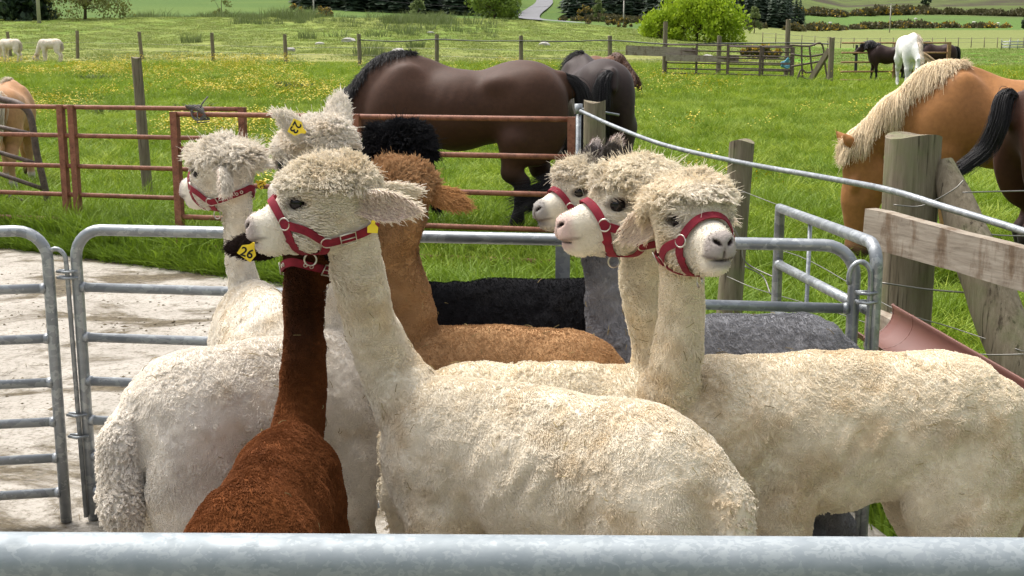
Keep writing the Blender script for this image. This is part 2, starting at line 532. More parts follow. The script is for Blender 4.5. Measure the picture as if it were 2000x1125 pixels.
def alpaca(sp):
    """one alpaca; sp: front/rear points on the ground plan, neck points, head frame, coat"""
    front, rear = V3(*sp['front'], 0), V3(*sp['rear'], 0)
    h = front - rear; Ltot = np.linalg.norm(h); h = h / Ltot
    lat = V3(-h[1], h[0], 0); zu = V3(0, 0, 1)
    ls = Ltot / .92; ws = sp.get('ws', .92); H = sp.get('H', .86); hs_ = H / .86
    ctr = rear + h * (.5 * ls); g = sp.get('g', -.06)
    def B(x, y, z): return ctr + h * (x * ls) + lat * (y * ws) + V3(0, 0, z * hs_ + g * (1 if z < .2 else 1 - .0))
    g0 = g
    def B(x, y, z): return ctr + h * (x * ls) + lat * (y * ws) + V3(0, 0, z * (hs_ * .86 - g0) / .86 + g0)
    S = SDF(); fr = np.stack([h, lat, zu])
    er = lambda a, b, c: V3(a * ls, b * ws, c * hs_)
    S.cone(B(-.24, 0, .675), B(.0, 0, .655), .165 * hs_, .172 * hs_, .05, lat, .90 * ws)
    S.cone(B(.0, 0, .655), B(.22, 0, .67), .172 * hs_, .165 * hs_, .05, lat, .90 * ws)
    S.ell(B(-.32, 0, .665), er(.17, .145, .18), fr, .08)
    S.ell(B(.27, 0, .62), er(.14, .13, .2), fr, .08)
    S.ell(B(-.05, 0, .79), er(.3, .06, .06), fr, .06)                # spine ridge
    for s in (-1, 1):
        S.ell(B(.235 - .8 * sp.get('fo', 0), s * .092, .60), er(.09, .055, .165), fr, .03)     # shoulder
        S.ell(B(-.325, s * .103, .55), er(.140, .070, .225), fr, .016)  # thigh
        st = sp.get('step', 0) * s
        S.chain([B(-.33, s * .09, .48), B(-.315 + st, s * .1, .40), B(-.43 + st, s * .1, .26), B(-.40 + st, s * .1, .07)],
                [.09 * hs_, .065 * hs_, .036 * hs_, .03 * hs_], .03)
        S.ell(B(-.375 + st, s * .1, .035), V3(.055, .035, .035), fr, .03)
        fo = sp.get('fo', 0)
        S.chain([B(.22 - fo, s * .09, .52), B(.235 - st - fo, s * .095, .27), B(.23 - st - fo, s * .095, .07)], [.075 * hs_, .042 * hs_, .032 * hs_], .035)
        S.ell(B(.255 - st - fo, s * .095, .035), V3(.055, .035, .035), fr, .03)
    tl = sp.get('tail', 0)
    S.chain([B(-.44, 0, .74), B(-.50, tl * .3, .66), B(-.515, tl, .52), B(-.50, tl * 1.3, .42)], [.045, .050, .048, .028], .014)
    # neck
    npts = [B(.2, 0, .66), B(.33, 0, .74)] + [np.asarray(q, float) for q in sp['neck']]
    nb = sp.get('nb', (.135, .098)); nr = [nb[0] * hs_, nb[1] * hs_] + list(sp.get('nr', [.085, .07, .062, .06]))[:len(sp['neck'])]
    hO = np.asarray(sp['head'], float); hf = unit(sp['fwd']); hu = unit(np.asarray(sp.get('up', (0, 0, 1)), float) - hf * np.dot(sp.get('up', (0, 0, 1)), hf))
    hl = np.cross(hu, hf); q = sp.get('hs', 1.0)
    def Hd(x, y, z): return hO + q * (hf * x + hl * y + hu * z)
    npts.append(Hd(-.045, 0, -.075)); nr.append(sp.get('nt', .06))
    nsm = dens(npts, 4); rsm = np.interp(np.linspace(0, len(npts) - 1, len(nsm)), range(len(npts)), nr)
    S.chain(list(nsm[:3]), list(rsm[:3]), .05); S.chain(list(nsm[2:]), list(rsm[2:]), .012)
    # head
    fh = np.stack([hf, hl, hu]); E = lambda c, r, k=.02, sub=False: S.ell(Hd(*c), V3(*r) * q, fh, k * q, sub)
    E((-.005, 0, .004), (.098, .076, .082), .05)
    S.cone(Hd(.04, 0, -.012), Hd(.13, 0, -.038), .062 * q, .041 * q, .035 * q)
    S.cone(Hd(.13, 0, -.036), Hd(.168, 0, -.046), .039 * q, .035 * q, .02 * q)
    E((.180, 0, -.041), (.028, .032, .029), .016)
    E((.178, .014, -.062), (.029, .022, .021), .012); E((.178, -.014, -.062), (.029, .022, .021), .012)
    S.cone(Hd(.0, 0, -.062), Hd(.145, 0, -.088), .056 * q, .033 * q, .03 * q)
    E((.162, 0, -.094), (.030, .027, .020), .014)
    for s in (-1, 1):
        E((.035, s * .037, -.050), (.072, .040, .056), .035)
        E((.064, s * .053, .012), (.034, .018, .026), .016)
        S.ell(Hd(.205, s * .0165, -.036), V3(.016, .0115, .0042) * q, np.stack([hf, unit(hl * s * .8 + hu * .6), unit(hu * .8 - hl * s * .6)]), .005 * q, True)
        E((.072, s * .076, .006), (.026, .015, .0155), .006, True)
    E((.200, 0, -.079), (.030, .040, .0020), .006, True)
    E((.206, 0, -.062), (.012, .0016, .016), .004, True)             # split lip             # mouth line
    tk = sp.get('topknot', (.108, .086, .045)); to = sp.get('tko', (-.004, 0, .036))
    if tk is not None:
        E(to, tk, .05)
        for s in (-1, 1): E((.074, s * .084, .004), (.036, .022, .019), .010, True)   # parting over the eye
    fine = (hO - .30 * q, hO + .30 * q)
    dc = sp.get('hc', .012)
    V, F = S.mesh(dc, (hO - V3(.23, .23, .2) * q, hO + V3(.23, .23, .19) * q), sp.get('hf', .0048))
    Vn = V
    N = vert_normals(V, F)
    hx = (V - hO) @ hf / q; hy = (V - hO) @ hl / q; hz = (V - hO) @ hu / q
    hd = np.linalg.norm(V - Hd(.03, 0, 0), axis=1) / q
    headm = sstep(.30, .22, hd)
    bx = ((V - ctr) @ h) / ls; by = (V - ctr) @ lat / ws; bz = (V[:, 2] - g0) / hs_
    bodym = 1 - headm
    # lumpy shorn fleece: ridges left by the clippers and puckered skin
    dirn = h * .5 + zu * 1.0
    seed = sp.get('seed', 1)
    ridg = vnoise(np.stack([(V @ h) * 30 + (V[:, 2]) * 16, V @ lat * 14, V[:, 2] * 9 - (V @ h) * 6], 1), seed)
    lump = fbm(V * 14, seed + 3, 3); fine_n = fbm(V * 55, seed + 5, 2)
    wr = vnoise(np.stack([(V @ h) * 34 + V[:, 2] * 20, (V @ lat) * 8, V[:, 2] * 7 - (V @ h) * 5], 1), seed + 8)
    flank = sstep(.30, .10, np.abs(bx - .02)) * sstep(.25, .08, np.abs(bz - .62))
    V = V + N * (bodym * (.0050 * lump + .0032 * ridg + .0022 * fine_n + .008 * flank * wr + .007 * fbm(V * 6, seed + 2, 2)))[:, None]
    topw = sstep(.018, .040, hz - .22 * np.clip(hx + .02, 0, .2) + .35 * np.clip(-.035 - hx, 0, .1)) * sstep(.24, .2, hd) * sp.get('tw', 1.0) if tk is not None else np.zeros(len(V))
    V = V + N * (topw * .010 * fbm(V * 38, seed + 9, 2))[:, None]
    N = vert_normals(V, F)
    # pigment
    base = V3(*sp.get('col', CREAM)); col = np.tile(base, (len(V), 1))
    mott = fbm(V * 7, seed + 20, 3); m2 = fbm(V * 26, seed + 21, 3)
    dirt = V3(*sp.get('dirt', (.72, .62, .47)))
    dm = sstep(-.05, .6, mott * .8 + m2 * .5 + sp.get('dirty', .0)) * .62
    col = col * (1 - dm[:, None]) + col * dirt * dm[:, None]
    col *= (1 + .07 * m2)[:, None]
    if 'colfn' in sp: col = sp['colfn'](col, V, dict(hx=hx, hy=hy, hz=hz, hd=hd, bx=bx, by=by, bz=bz, headm=headm, N=N))
    face = sstep(.05, .09, hx) * sstep(.28, .22, hd)
    fcol = V3(*sp.get('face', (.72, .66, .56))); fcw = face * .6
    col = col * (1 - fcw[:, None]) + fcol * fcw[:, None]
    ncol = V3(*sp.get('nose', (.33, .27, .26)))
    nz = sstep(.165, .195, hx + .1 * np.abs(hy) + .012 * m2) * sstep(.3, .22, hd) * sstep(-.105, -.09, hz) * sp.get('nosew', .8)
    col = col * (1 - nz[:, None]) + ncol * nz[:, None]
    for s in (-1, 1):
        u_ = (hy - s * .0165) * s * .8 + (hz + .036) * .6; v_ = (hz + .036) * .8 - (hy - s * .0165) * s * .6; nd = np.sqrt(((hx - .205) / .018) ** 2 + (u_ / .0125) ** 2 + (v_ / .005) ** 2)
        w = sstep(1.3, .8, nd)[:, None]; col = col * (1 - w) + V3(.03, .02, .02) * w
        ed = np.sqrt(((hx - .071) / .030) ** 2 + ((hz - .008) / .019) ** 2 + ((hy - s * .062) / .03) ** 2)
        w = sstep(1.25, .75, ed)[:, None] * .8; col = col * (1 - w) + V3(.10, .07, .065) * w
    ml = sstep(.006, .001, np.abs(hz + .0785 - .25 * np.abs(hy))) * sstep(.150, .168, hx) * sstep(.28, .22, hd)
    col = col * (1 - .6 * ml[:, None]) + V3(.09, .065, .06) * .6 * ml[:, None]
    pl = sstep(.004, .001, np.abs(hy)) * sstep(-.085, -.078, hz) * sstep(-.044, -.05, hz) * sstep(.185, .195, hx) * .6
    col = col * (1 - pl[:, None]) + V3(.10, .07, .065) * pl[:, None]
    # ears
    allV, allF, allC = [V], [F], [col]; ears = []
    for s, e in zip((1, -1), sp.get('ears', (((-.5, .8, .35), (.5, .6, .2)), ((-.5, -.8, .35), (.5, -.6, .2))))):
        d = hf * e[0][0] + hl * e[0][1] + hu * e[0][2]; fc = hf * e[1][0] + hl * e[1][1] + hu * e[1][2]
        eb = sp.get('earbase', (-.06, .07, .005))
        b = Hd(eb[0], s * eb[1], eb[2])
        ev, ef, es = ear_geom(b, d, fc, sp.get('earL', .17) * q, .080 * q)
        c0 = V3(*sp.get('earcol', sp.get('col', CREAM))); ci = V3(*sp.get('earin', (.62, .47, .42)))
        ec = np.where(es[:, None] == 0, ci, c0)
        o = sum(len(x) for x in allV); allV.append(ev); allF.append(ef + o); allC.append(ec)
        ears.append((ev, ef, es, unit(d), unit(fc), c0, ci))
    root = empty(sp.get('name', 'alpaca'), ctr + V3(0, 0, g0), sp['label'], 'alpaca', sp.get('group', 'shorn alpacas crowded in the hurdle pen'))
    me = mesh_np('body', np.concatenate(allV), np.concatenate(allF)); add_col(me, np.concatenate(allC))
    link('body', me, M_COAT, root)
    # eyes
    for s in (-1, 1):
        bm = bmesh.new(); bmesh.ops.create_uvsphere(bm, u_segments=20, v_segments=12, radius=.0222 * q)
        for v in bm.verts: v.co = Vector(Hd(.070, s * .0522, .007)) + v.co
        em = bpy.data.meshes.new('eye'); bm.to_mesh(em); bm.free()
        em.polygons.foreach_set('use_smooth', [True] * len(em.polygons)); link('eye', em, M_EYE, root)
    # ---- halter
    strap_pts = []
    if sp.get('halter'):
        ho = bpy.data.objects.new('halter', None); coll.objects.link(ho); ho.parent = root
        ho.location = tuple(Hd(.05, 0, -.05) - (ctr + V3(0, 0, g0)))
        wst = .021 * q
        off = .0075
        def strap(ctrl, w=wst, n=9, o=off):
            p, nn = S.project(dens([Hd(*c) for c in ctrl], n), o); strap_pts.append(p)
            mb = MB(); ribbon(mb, p, nn, w); mb.build('strap', M_STRAP, ho); return p, nn
        NR = lambda s: (.100, s * .055, -.040); JR = lambda s: (.014, s * .08, -.100); CH = (.066, 0, -.14)
        strap([NR(1), (.118, .04, -.008), (.132, 0, .014), (.118, -.04, -.008), NR(-1)])
        cb = sp.get('collar', (-.135, 0, -.075))
        for s in (-1, 1):
            strap([NR(s), (.052, s * .07, -.06), JR(s)])
            strap([NR(s), (.085, s * .045, -.078), CH])
            strap([JR(s), (.03, s * .04, -.12), CH])
            for rc_ in (NR(s), JR(s)):
                p, nn = S.project(np.array([Hd(*rc_)]), .008); mb = MB(); torus(mb, p[0], nn[0], .0145 * q, .0022); mb.build('ring', M_STEEL, ho)
        ctrl = [JR(1), (-.045, .075, -.095), (cb[0] + .03, .05, cb[2] - .008), cb, (cb[0] + .03, -.05, cb[2] - .008), (-.045, -.075, -.095), JR(-1)]
        p, nn = strap(ctrl, wst * 1.05, 9, .009)
        # buckle and eyelets on the collar, both sides seen
        for f_, hw in ((.16, .019), (.84, .019)):
            i = int(f_ * (len(p) - 1)); t = unit(p[i + 1] - p[i - 1]); s_ = unit(np.cross(nn[i], t)); c_ = p[i] + nn[i] * .004
            mb = MB(); a, b = t * hw * q, s_ * .015 * q
            mb.tube([c_ - a - b, c_ + a - b, c_ + a + b, c_ - a + b], .0019, 8, closed=True)
            mb.tube([c_ - a, c_ + a], .0015, 6); mb.build('buckle', M_STEEL, ho)
        for f_ in (.3, .37, .63, .7):
            i = int(f_ * (len(p) - 1)); mb = MB(); torus(mb, p[i] + nn[i] * .003, nn[i], .0042, .0013, 12); mb.build('eyelet', M_STEEL, ho)
        pc, nc = S.project(np.array([Hd(*CH)]), .012); mb = MB()
        torus(mb, pc[0] - V3(0, 0, .010), hl, .015 * q, .002); mb.build('ring', M_STEEL, ho)
    # ---- fleece strands
    toc = V3(0, 0, CAM_H) - V; toc /= np.linalg.norm(toc, axis=1, keepdims=True)
    vis = sstep(-.45, -.15, (N * toc).sum(1))
    eyew = np.ones(len(V))
    for s in (-1, 1):
        ed = np.sqrt(((hx - .071) / .027) ** 2 + ((hz - .006) / .019) ** 2 + ((hy - s * .06) / .03) ** 2); eyew *= sstep(.85, 1.15, ed)
    tailm = sstep(-.475, -.50, bx) * sstep(.80, .72, bz) * sstep(.25, .35, bz) * bodym
    bare = sstep(.10, .15, hx) * headm
    w_body = vis * (1 - topw) * (1 - .85 * bare) * eyew * (bz > .1) * (1 - .8 * tailm)
    n_body = sp.get('n', 60000)
    r = sample_surface(V, F, N, n_body, w_body)
    p, n, fq, fw = r
    hxp = (hx[fq] * fw).sum(1); hm = (headm[fq] * fw).sum(1); c = (col[fq] * fw[:, :, None]).sum(1); br = (bare[fq] * fw).sum(1)
    chk = sstep(-.02, .02, hxp) * sstep(.13, .10, hxp) * hm * (1 - br)
    L = (.0052 + .0008 * hm - .003 * br + .006 * chk) * sp.get('fl', 1.0) * (.6 + .8 * rng.random(n_body)) * np.clip(1 + .9 * fbm(p * 11, seed + 40, 3), .35, 2.2)
    flow = vecnoise(p * 75, seed + 50) * .65 + vecnoise(p * 24, seed + 60) * .5 + V3(0, 0, -.5) - h * .25
    flow = flow * (1 - hm[:, None]) + (flow * .4 - hf * .7) * hm[:, None]
    flow -= n * (flow * n).sum(1, keepdims=True)
    tip = p + (n * .6 + flow * 1.0) * L[:, None]
    mid = p + n * (L * .5)[:, None] + flow * (L * .25)[:, None]
    c = c * (1 + .10 * (rng.random(n_body) - .5)[:, None])
    pts = np.stack([p - n * .003, mid, tip], 1)
    if strap_pts:                                    # wool lies flat under the webbing
        sp_ = np.concatenate(strap_pts); near = np.nonzero(np.linalg.norm(p - Hd(0, 0, -.06), axis=1) < .24 * q)[0]; bad = np.zeros(len(p), bool)
        for ch in np.array_split(near, max(1, len(near) // 4000)):
            if len(ch): bad[ch] = np.min(np.linalg.norm(tip[ch][:, None] - sp_[None], axis=2), 1) < .0165 * q
        pts, c = pts[~bad], c[~bad]
    strands('fleece', root, pts, c, M_WOOL, .0010 * sp.get('rs', 1), .0006 * sp.get('rs', 1))
    # topknot and woolly tail: crimped locks
    def locks(name, w, nl, per, L0, curl, jit, rr=.0014, droop=.35, fwdb=0.0, cm=1.0):
        r = sample_surface(V, F, N, nl, w)
        if r is None: return
        p, n, fq, fw = r; c = (col[fq] * fw[:, :, None]).sum(1) * cm
        t1 = np.cross(n, V3(.3, .2, 1)); t1 /= np.linalg.norm(t1, axis=1, keepdims=True) + 1e-9; t2 = np.cross(n, t1)
        K = 7; t = np.linspace(0, 1, K)
        L = L0 * (.65 + .7 * rng.random(nl)); ph = rng.random(nl) * 6.28; fr_ = 1.1 + rng.random(nl) * 1.0
        lean = vecnoise(p * 22, seed + 70) * .55 + V3(0, 0, -droop) + hf * fwdb
        ax = n[:, None, :] * t[None, :, None] + lean[:, None, :] * (t ** 1.6)[None, :, None]
        path = p[:, None, :] + ax * L[:, None, None]
        a = (curl * L)[:, None] * np.minimum(1, t * 3)[None, :]
        an = ph[:, None] + fr_[:, None] * 6.28 * t[None, :]
        path += a[:, :, None] * (np.cos(an)[:, :, None] * t1[:, None, :] + np.sin(an)[:, :, None] * t2[:, None, :])
        path[:, 0] -= n * .004
        o1, o2 = rng.normal(0, jit, (nl, per)), rng.normal(0, jit, (nl, per))
        sh = (1 - .6 * t)[None, None, :]
        off = (o1[:, :, None] * sh)[..., None] * t1[:, None, None, :] + (o2[:, :, None] * sh)[..., None] * t2[:, None, None, :]
        lenv = (.75 + .5 * rng.random((nl, per)))[:, :, None, None]
        pts = p[:, None, None, :] + (path[:, None] - p[:, None, None, :]) * lenv + off
        pts += rng.normal(0, .0009, pts.shape) * t[None, None, :, None]
        cc = np.repeat(c[:, None, :], per, 1) * (1 + .14 * (rng.random((nl, per, 1)) - .5)) * (1 + .10 * (rng.random((nl, 1, 1)) - .4))
        strands(name, root, pts.reshape(-1, K, 3), cc.reshape(-1, 3), M_WOOL, rr, rr * .45)
    if tk is not None:
        locks('topknot', topw * vis * eyew, sp.get('nl', 1500), 12, sp.get('tl', .022) * q, sp.get('curl', .13), sp.get('jit', .0036) * q, .0011, sp.get('droop', .25), sp.get('tfw', .15))
        r = sample_surface(V, F, N, sp.get('nw', 5200), topw * vis * eyew)      # stray fibres round the outline
        p, n, fq, fw = r; k_ = len(p); c = (col[fq] * fw[:, :, None]).sum(1) * (.95 + .2 * rng.random((k_, 1))); L = sp.get('tl', .022) * q * (.45 + .8 * rng.random(k_) ** 2)
        dv = n * .8 + vecnoise(p * 45, seed + 90) * .8 + rng.normal(0, .35, (k_, 3)) + hf * .1; bend = rng.normal(0, .55, (k_, 3)) + V3(0, 0, -.3)
        tt = np.linspace(0, 1, 5); pts = p[:, None] + (dv[:, None] * tt[None, :, None] + bend[:, None] * (tt ** 2)[None, :, None]) * L[:, None, None]
        strands('topknot_wisps', root, pts, c, M_WOOL, .0008, .0003)
    clump = np.clip(fbm(V * 5, seed + 33, 2) * 2.2 - .1, 0, 1) * bodym * vis * (bz > .2) * (1 - tailm)
    locks('fleece_tufts', clump, sp.get('ft', 260), 12, .006, .25, .0045, .0010, .5)
    # bits of hay caught in the fleece
    r = sample_surface(V, F, N, sp.get('hay', 40), bodym * vis * sstep(.55, .75, bz)); p, n = r[0], r[1]; k_ = len(p)
    dv = rng.normal(0, 1, (k_, 3)); dv -= n * (dv * n).sum(1, keepdims=True); dv /= np.linalg.norm(dv, axis=1, keepdims=True); L = rng.uniform(.005, .014, k_)[:, None]
    strands('hay_bits', root, np.stack([p + n * .005 - dv * L, p + n * .008, p + n * .006 + dv * L], 1), V3(.36, .28, .13) * (.4 + .7 * rng.random((k_, 1))), M_WOOL, .0009, .0006)
    locks('tail_wool', tailm * vis, sp.get('tn', 900), 9, sp.get('tw_', .010), .2, .0030, .0010, .5)
    # ear hair
    for ev, ef, es, d, fc, c0, ci in ears:
        en = vert_normals(ev, ef); wv = np.ones(len(ev))
        k = sp.get('en', 1500)
        p, n, fq, fw = sample_surface(ev, ef, en, k, wv)
        sd = (es[fq] * fw).sum(1)
        c = ci * (1 - sd[:, None]) * 1.15 + c0 * sd[:, None]; c = c * .35 + c0 * .65 * np.where(sd[:, None] > .5, 1, 1.06)
        if 'earfn' in sp: c = sp['earfn'](c, ((p - ev[0]) @ d) / (.135 * q))
        L = sp.get('ehl', .015) * q * (.4 + rng.random(k))
        dr = d * .9 + n * .45 + V3(0, 0, -.15) + rng.normal(0, .22, (k, 3))
        pts = np.stack([p, p + n * (L * .25)[:, None] + d * (L * .4)[:, None], p + dr * L[:, None]], 1)
        strands('ear_hair', root, pts, c * (.85 + .3 * rng.random((k, 1))), M_WOOL, .0011, .0004)
    # ---- ear tag
    if 'tagnum' in sp:
        c, nrm, up = [np.asarray(x, float) for x in sp['tagpose']]
        nrm = unit(nrm); up = unit(up - nrm * np.dot(up, nrm)); sx = np.cross(up, nrm)
        a = sp.get('tagsize', .03)
        out = [(-.95, -.85), (.95, -.85), (1.0, .25), (.35, .85), (.18, 1.35), (-.18, 1.35), (-.35, .85), (-1.0, .25)]
        V2 = [c + sx * x * a * .55 + up * y * a * .55 + nrm * z for z in (-.0009, .0009) for x, y in out]
        F2 = [tuple(range(8, 16)), tuple(reversed(range(8)))] + [(i, (i + 1) % 8, 8 + (i + 1) % 8, 8 + i) for i in range(8)]
        mb = MB(); mb.add(V2, F2)
        mb.tube([c + up * a * .62 - nrm * .004, c + up * a * .62 + nrm * .005], .0045, 12)
        to_ = mb.build('ear_tag', M_TAG, root)
        if not sp['tagnum']: return root, S
        tm = text_mesh(sp['tagnum'], a * .85)
        rot = sp.get('tagrot', 0); cr, sr = math.cos(rot), math.sin(rot)
        for v in tm.vertices:
            x, y = v.co.x * cr - v.co.y * sr, v.co.x * sr + v.co.y * cr
            v.co = Vector(c + sx * x + up * (y - a * .1) + nrm * (.0012 + v.co.z * .5))
        tm.materials.clear(); link('number', tm, M_INK, to_)
    return root, S
# ---------------------------------------------------------------- horses
M_HORSE = mat_attr('horse_coat', .62, .05, .22, 70, .22, .006, .26)
M_HOOF = mat_plain('hoof_horn', (.05, .04, .035), .6)
def horse(sp):
    c = V3(*sp['at'], sp['g']); h = unit(V3(*sp['dir'], 0)); lat = V3(-h[1], h[0], 0); zu = V3(0, 0, 1)
    s_ = sp.get('s', 1.0); ls = sp.get('ls', 1.0) * s_; ws = sp.get('ws', 1.0) * s_
    B = lambda x, y, z: c + h * x * ls + lat * y * ws + zu * z * s_
    fr = np.stack([h, lat, zu]); er = lambda a, b, q: V3(a * ls, b * ws, q * s_)
    S = SDF()
    S.cone(B(-.36, 0, 1.08), B(0, 0, 1.05), .29 * s_, .315 * s_, .08, lat, .86 * ws / s_)
    S.cone(B(0, 0, 1.05), B(.36, 0, 1.08), .315 * s_, .30 * s_, .08, lat, .84 * ws / s_)
    S.ell(B(-.50, 0, 1.16), er(.34, .27, .30), fr, .12)
    S.ell(B(.36, 0, 1.27), er(.32, .085, .23), fr, .12)
    S.ell(B(.50, 0, 1.03), er(.24, .20, .30), fr, .10)
    st = sp.get('step', .08)
    for s in (-1, 1):
        ax = np.stack([unit(h * 1 + zu * .35), lat, unit(zu - h * .35)])
        S.ell(B(.43, s * .14, 1.08), er(.18, .09, .36), ax, .12)
        S.ell(B(-.58, s * .15, .98), er(.26, .12, .38), fr, .10)
        S.ell(B(-.33, s * .2, 1.26), er(.10, .06, .07), fr, .08)         # point of hip
        o = st * s + sp.get('ho', 0)
        S.chain([B(-.55 + o * .5, s * .16, .82), B(-.62 + o, s * .15, .56), B(-.70 + o, s * .15, .47), B(-.665 + o, s * .15, .20), B(-.66 + o, s * .15, .15), B(-.60 + o, s * .15, .06)],
                [.15 * s_, .085 * s_, .062 * s_, .042 * s_, .05 * s_, .045 * s_], .04)
        S.cone(B(-.585 + o, s * .15, .05), B(-.575 + o, s * .15, .01), .055 * s_, .065 * s_, .02)
        S.chain([B(.46, s * .15, .86), B(.48 - o * .7, s * .14, .50), B(.48 - o, s * .14, .22), B(.485 - o, s * .14, .15), B(.53 - o, s * .14, .06)],
                [.12 * s_, .062 * s_, .042 * s_, .05 * s_, .044 * s_], .04)
        S.cone(B(.545 - o, s * .14, .05), B(.55 - o, s * .14, .01), .055 * s_, .063 * s_, .02)
    # neck and head: poll and muzzle given in body coordinates
    poll = B(*sp['poll']); muz = B(*sp['muz']); base = B(.46, 0, 1.22)
    nl = np.cross(unit(poll - base), unit(np.cross(zu, unit(poll - base)) if abs(np.dot(unit(poll - base), zu)) < .99 else lat))
    nlat = unit(np.cross(zu, poll - base)) if np.linalg.norm(np.cross(zu, poll - base)) > .1 else lat
    mid = (base * .52 + poll * .48) + zu * sp.get('arch', .04) * s_
    hd = unit(muz - poll); hL = np.linalg.norm(muz - poll); s0 = s_; hk = sp.get('hk', 1.0)
    S.cone(base, mid, .27 * s_, .185 * s_, .10, nlat, .52); S.cone(mid, poll - hd * .02 - (poll - base) * .06, .185 * s_, .135 * s_, .07, nlat, .58)
    hl = nlat; hn = unit(np.cross(hl, hd));
    if np.dot(hn, unit(base - poll)) < 0: hn = -hn              # points to the throat side
    S.cone(poll, poll + hd * hL * .45 + hn * .01, .095 * s_ * hk, .09 * s_ * hk, .05, hl, .85)
    S.cone(poll + hd * hL * .4, poll + hd * hL * .86, .09 * s_ * hk, .062 * s_ * hk, .04, hl, .9)
    S.ell(poll + hd * hL * .28 + hn * .085 * s_ * hk, V3(.15, .075, .10) * s_ * hk, np.stack([hd, hl, hn]), .05)
    S.ell(poll + hd * hL * .93 + hn * .005, V3(.075, .068, .066) * s_ * hk, np.stack([hd, hl, hn]), .04)
    S.cone(poll + hd * hL * .5 + hn * .08 * s_ * hk, poll + hd * hL * .93 + hn * .035 * s_ * hk, .05 * s_ * hk, .04 * s_ * hk, .04)
    for s in (-1, 1):
        S.ell(poll + hd * hL * .30 - hn * .035 * s_ * hk + hl * s * .075 * s_ * hk, V3(.045, .03, .03) * s_ * hk, np.stack([hd, hl, hn]), .03)
        S.ell(poll + hd * hL * .96 - hn * .03 * s_ * hk + hl * s * .045 * s_ * hk, V3(.02, .02, .013) * s_ * hk, np.stack([hd, hl, hn]), .02, True)
        eb = poll - hd * .01 + hl * s * .055 * s_ * hk - hn * .03 * s_ * hk; et = eb - hd * .11 * s_ * hk - hn * .09 * s_ * hk + hl * s * .02
        S.cone(eb, eb * .5 + et * .5, .026 * s_ * hk, .03 * s_ * hk, .02); S.cone(eb * .5 + et * .5, et, .03 * s_ * hk, .006 * s_ * hk, .015)
    # dock
    tail = [B(-.80, 0, 1.32), B(-.87, 0, 1.22)]
    S.cone(B(-.78, 0, 1.33), B(-.87, 0, 1.18), .05 * s_, .035 * s_, .04)
    V, F = S.mesh(sp.get('hc', .028), (poll * .5 + muz * .5 - .45 * s_, poll * .5 + muz * .5 + .45 * s_), sp.get('hf', .016))
    V = smooth_mesh(V, F, 2, .4); N = vert_normals(V, F)
    lx = ((V - c) @ h) / ls; lz = (V[:, 2] - c[2]) / s_
    # faint ribs, muscle and vein relief
    V = V + N * (.0016 * np.sin((lx * 1.0 + .25 * lz) * 70) * sstep(.32, .1, np.abs(lx - .05)) * sstep(.25, .1, np.abs(lz - 1.08)) + .006 * fbm(V * 5, 3, 2))[:, None]
    N = vert_normals(V, F)
    base_c = V3(*sp['col']); col = np.tile(base_c, (len(V), 1))
    m = fbm(V * 3.2, sp.get('seed', 2), 3); col *= (1 + .16 * m)[:, None]
    pts_c = V3(*sp.get('points', (.012, .009, .008)))
    lw = sstep(.62, .42, lz) * sp.get('legw', 1.0) * (np.abs(lx) < .95) * (lx < .75)
    col = col * (1 - lw[:, None]) + pts_c * lw[:, None]
    if 'sock' in sp:
        w = sstep(.2, .14, lz)[:, None] * (lx < .8)[:, None]; col = col * (1 - w) + V3(*sp['sock']) * w
    hx = ((V - poll) @ hd) / hL; hr = np.linalg.norm(V - (poll + np.outer(np.clip(hx, 0, 1), hd) * hL), axis=1)
    mz = sstep(.72, .98, hx) * (hr < .2 * s_) * sp.get('muzw', .9)
    col = col * (1 - mz[:, None]) + V3(*sp.get('muzcol', (.03, .025, .025))) * mz[:, None]
    root = empty('horse', c, sp['label'], sp.get('cat', 'horse'), sp.get('group', 'horses and ponies on the grass'))
    me = mesh_np('body', V, F); add_col(me, col); link('body', me, M_HORSE, root)
    for s in (-1, 1):
        bm = bmesh.new(); bmesh.ops.create_uvsphere(bm, u_segments=12, v_segments=8, radius=.024 * s_)
        for v in bm.verts: v.co = Vector(poll + hd * hL * .31 - hn * .035 * s_ + hl * s * .085 * s_) + v.co
        em = bpy.data.meshes.new('eye'); bm.to_mesh(em); bm.free(); link('eye', em, M_EYE, root)
    # mane along the crest
    mc = V3(*sp.get('hair', (.012, .010, .010))); nm = sp.get('nm', 3200)
    t = rng.random(nm); K = 7; tt = np.linspace(0, 1, K)
    ctrl = dens([B(.30, 0, 1.47), base * .55 + mid * .45 + zu * .17 * s_, mid + zu * .17 * s_ * .9, poll - hn * .02 + unit(poll - base) * 0 + zu * .11 * s_, poll + hd * .05 - hn * .10 * s_], 10)
    cp, cn = S.project(ctrl, .0)
    tq = t * (len(cp) - 1); i = tq.astype(int).clip(0, len(cp) - 2); f = (tq - i)[:, None]
    p = cp[i] * (1 - f) + cp[i + 1] * f; n = cn[i]
    sd = sp.get('maneside', 1); sdv = nlat * sd
    if sp.get('maneside') == 0: sdv = nlat * np.where(rng.random((nm, 1)) < .5, -1, 1)
    L = sp.get('maneL', .24) * s_ * (.45 + .75 * rng.random(nm)) * (.25 + .75 * sstep(0, .16, t)) * (1 - sp.get('fore', .6) * sstep(.70, .84, t))
    along = unit(poll - base) * sp.get('along', .35)
    dirs = (n * .14 + sdv * .75 + along)[:, None, :] * (tt ** .8)[None, :, None] * .5 + V3(0, 0, -1) * (tt ** 1.5)[None, :, None] * .85
    dirs = dirs + (vecnoise(p * 9, 5) * .28)[:, None, :] * (tt ** 1.4)[None, :, None]
    pts = p[:, None, :] + dirs * L[:, None, None] + sdv[:, None, :] * 0 if sdv.ndim == 2 else p[:, None, :] + dirs * L[:, None, None]
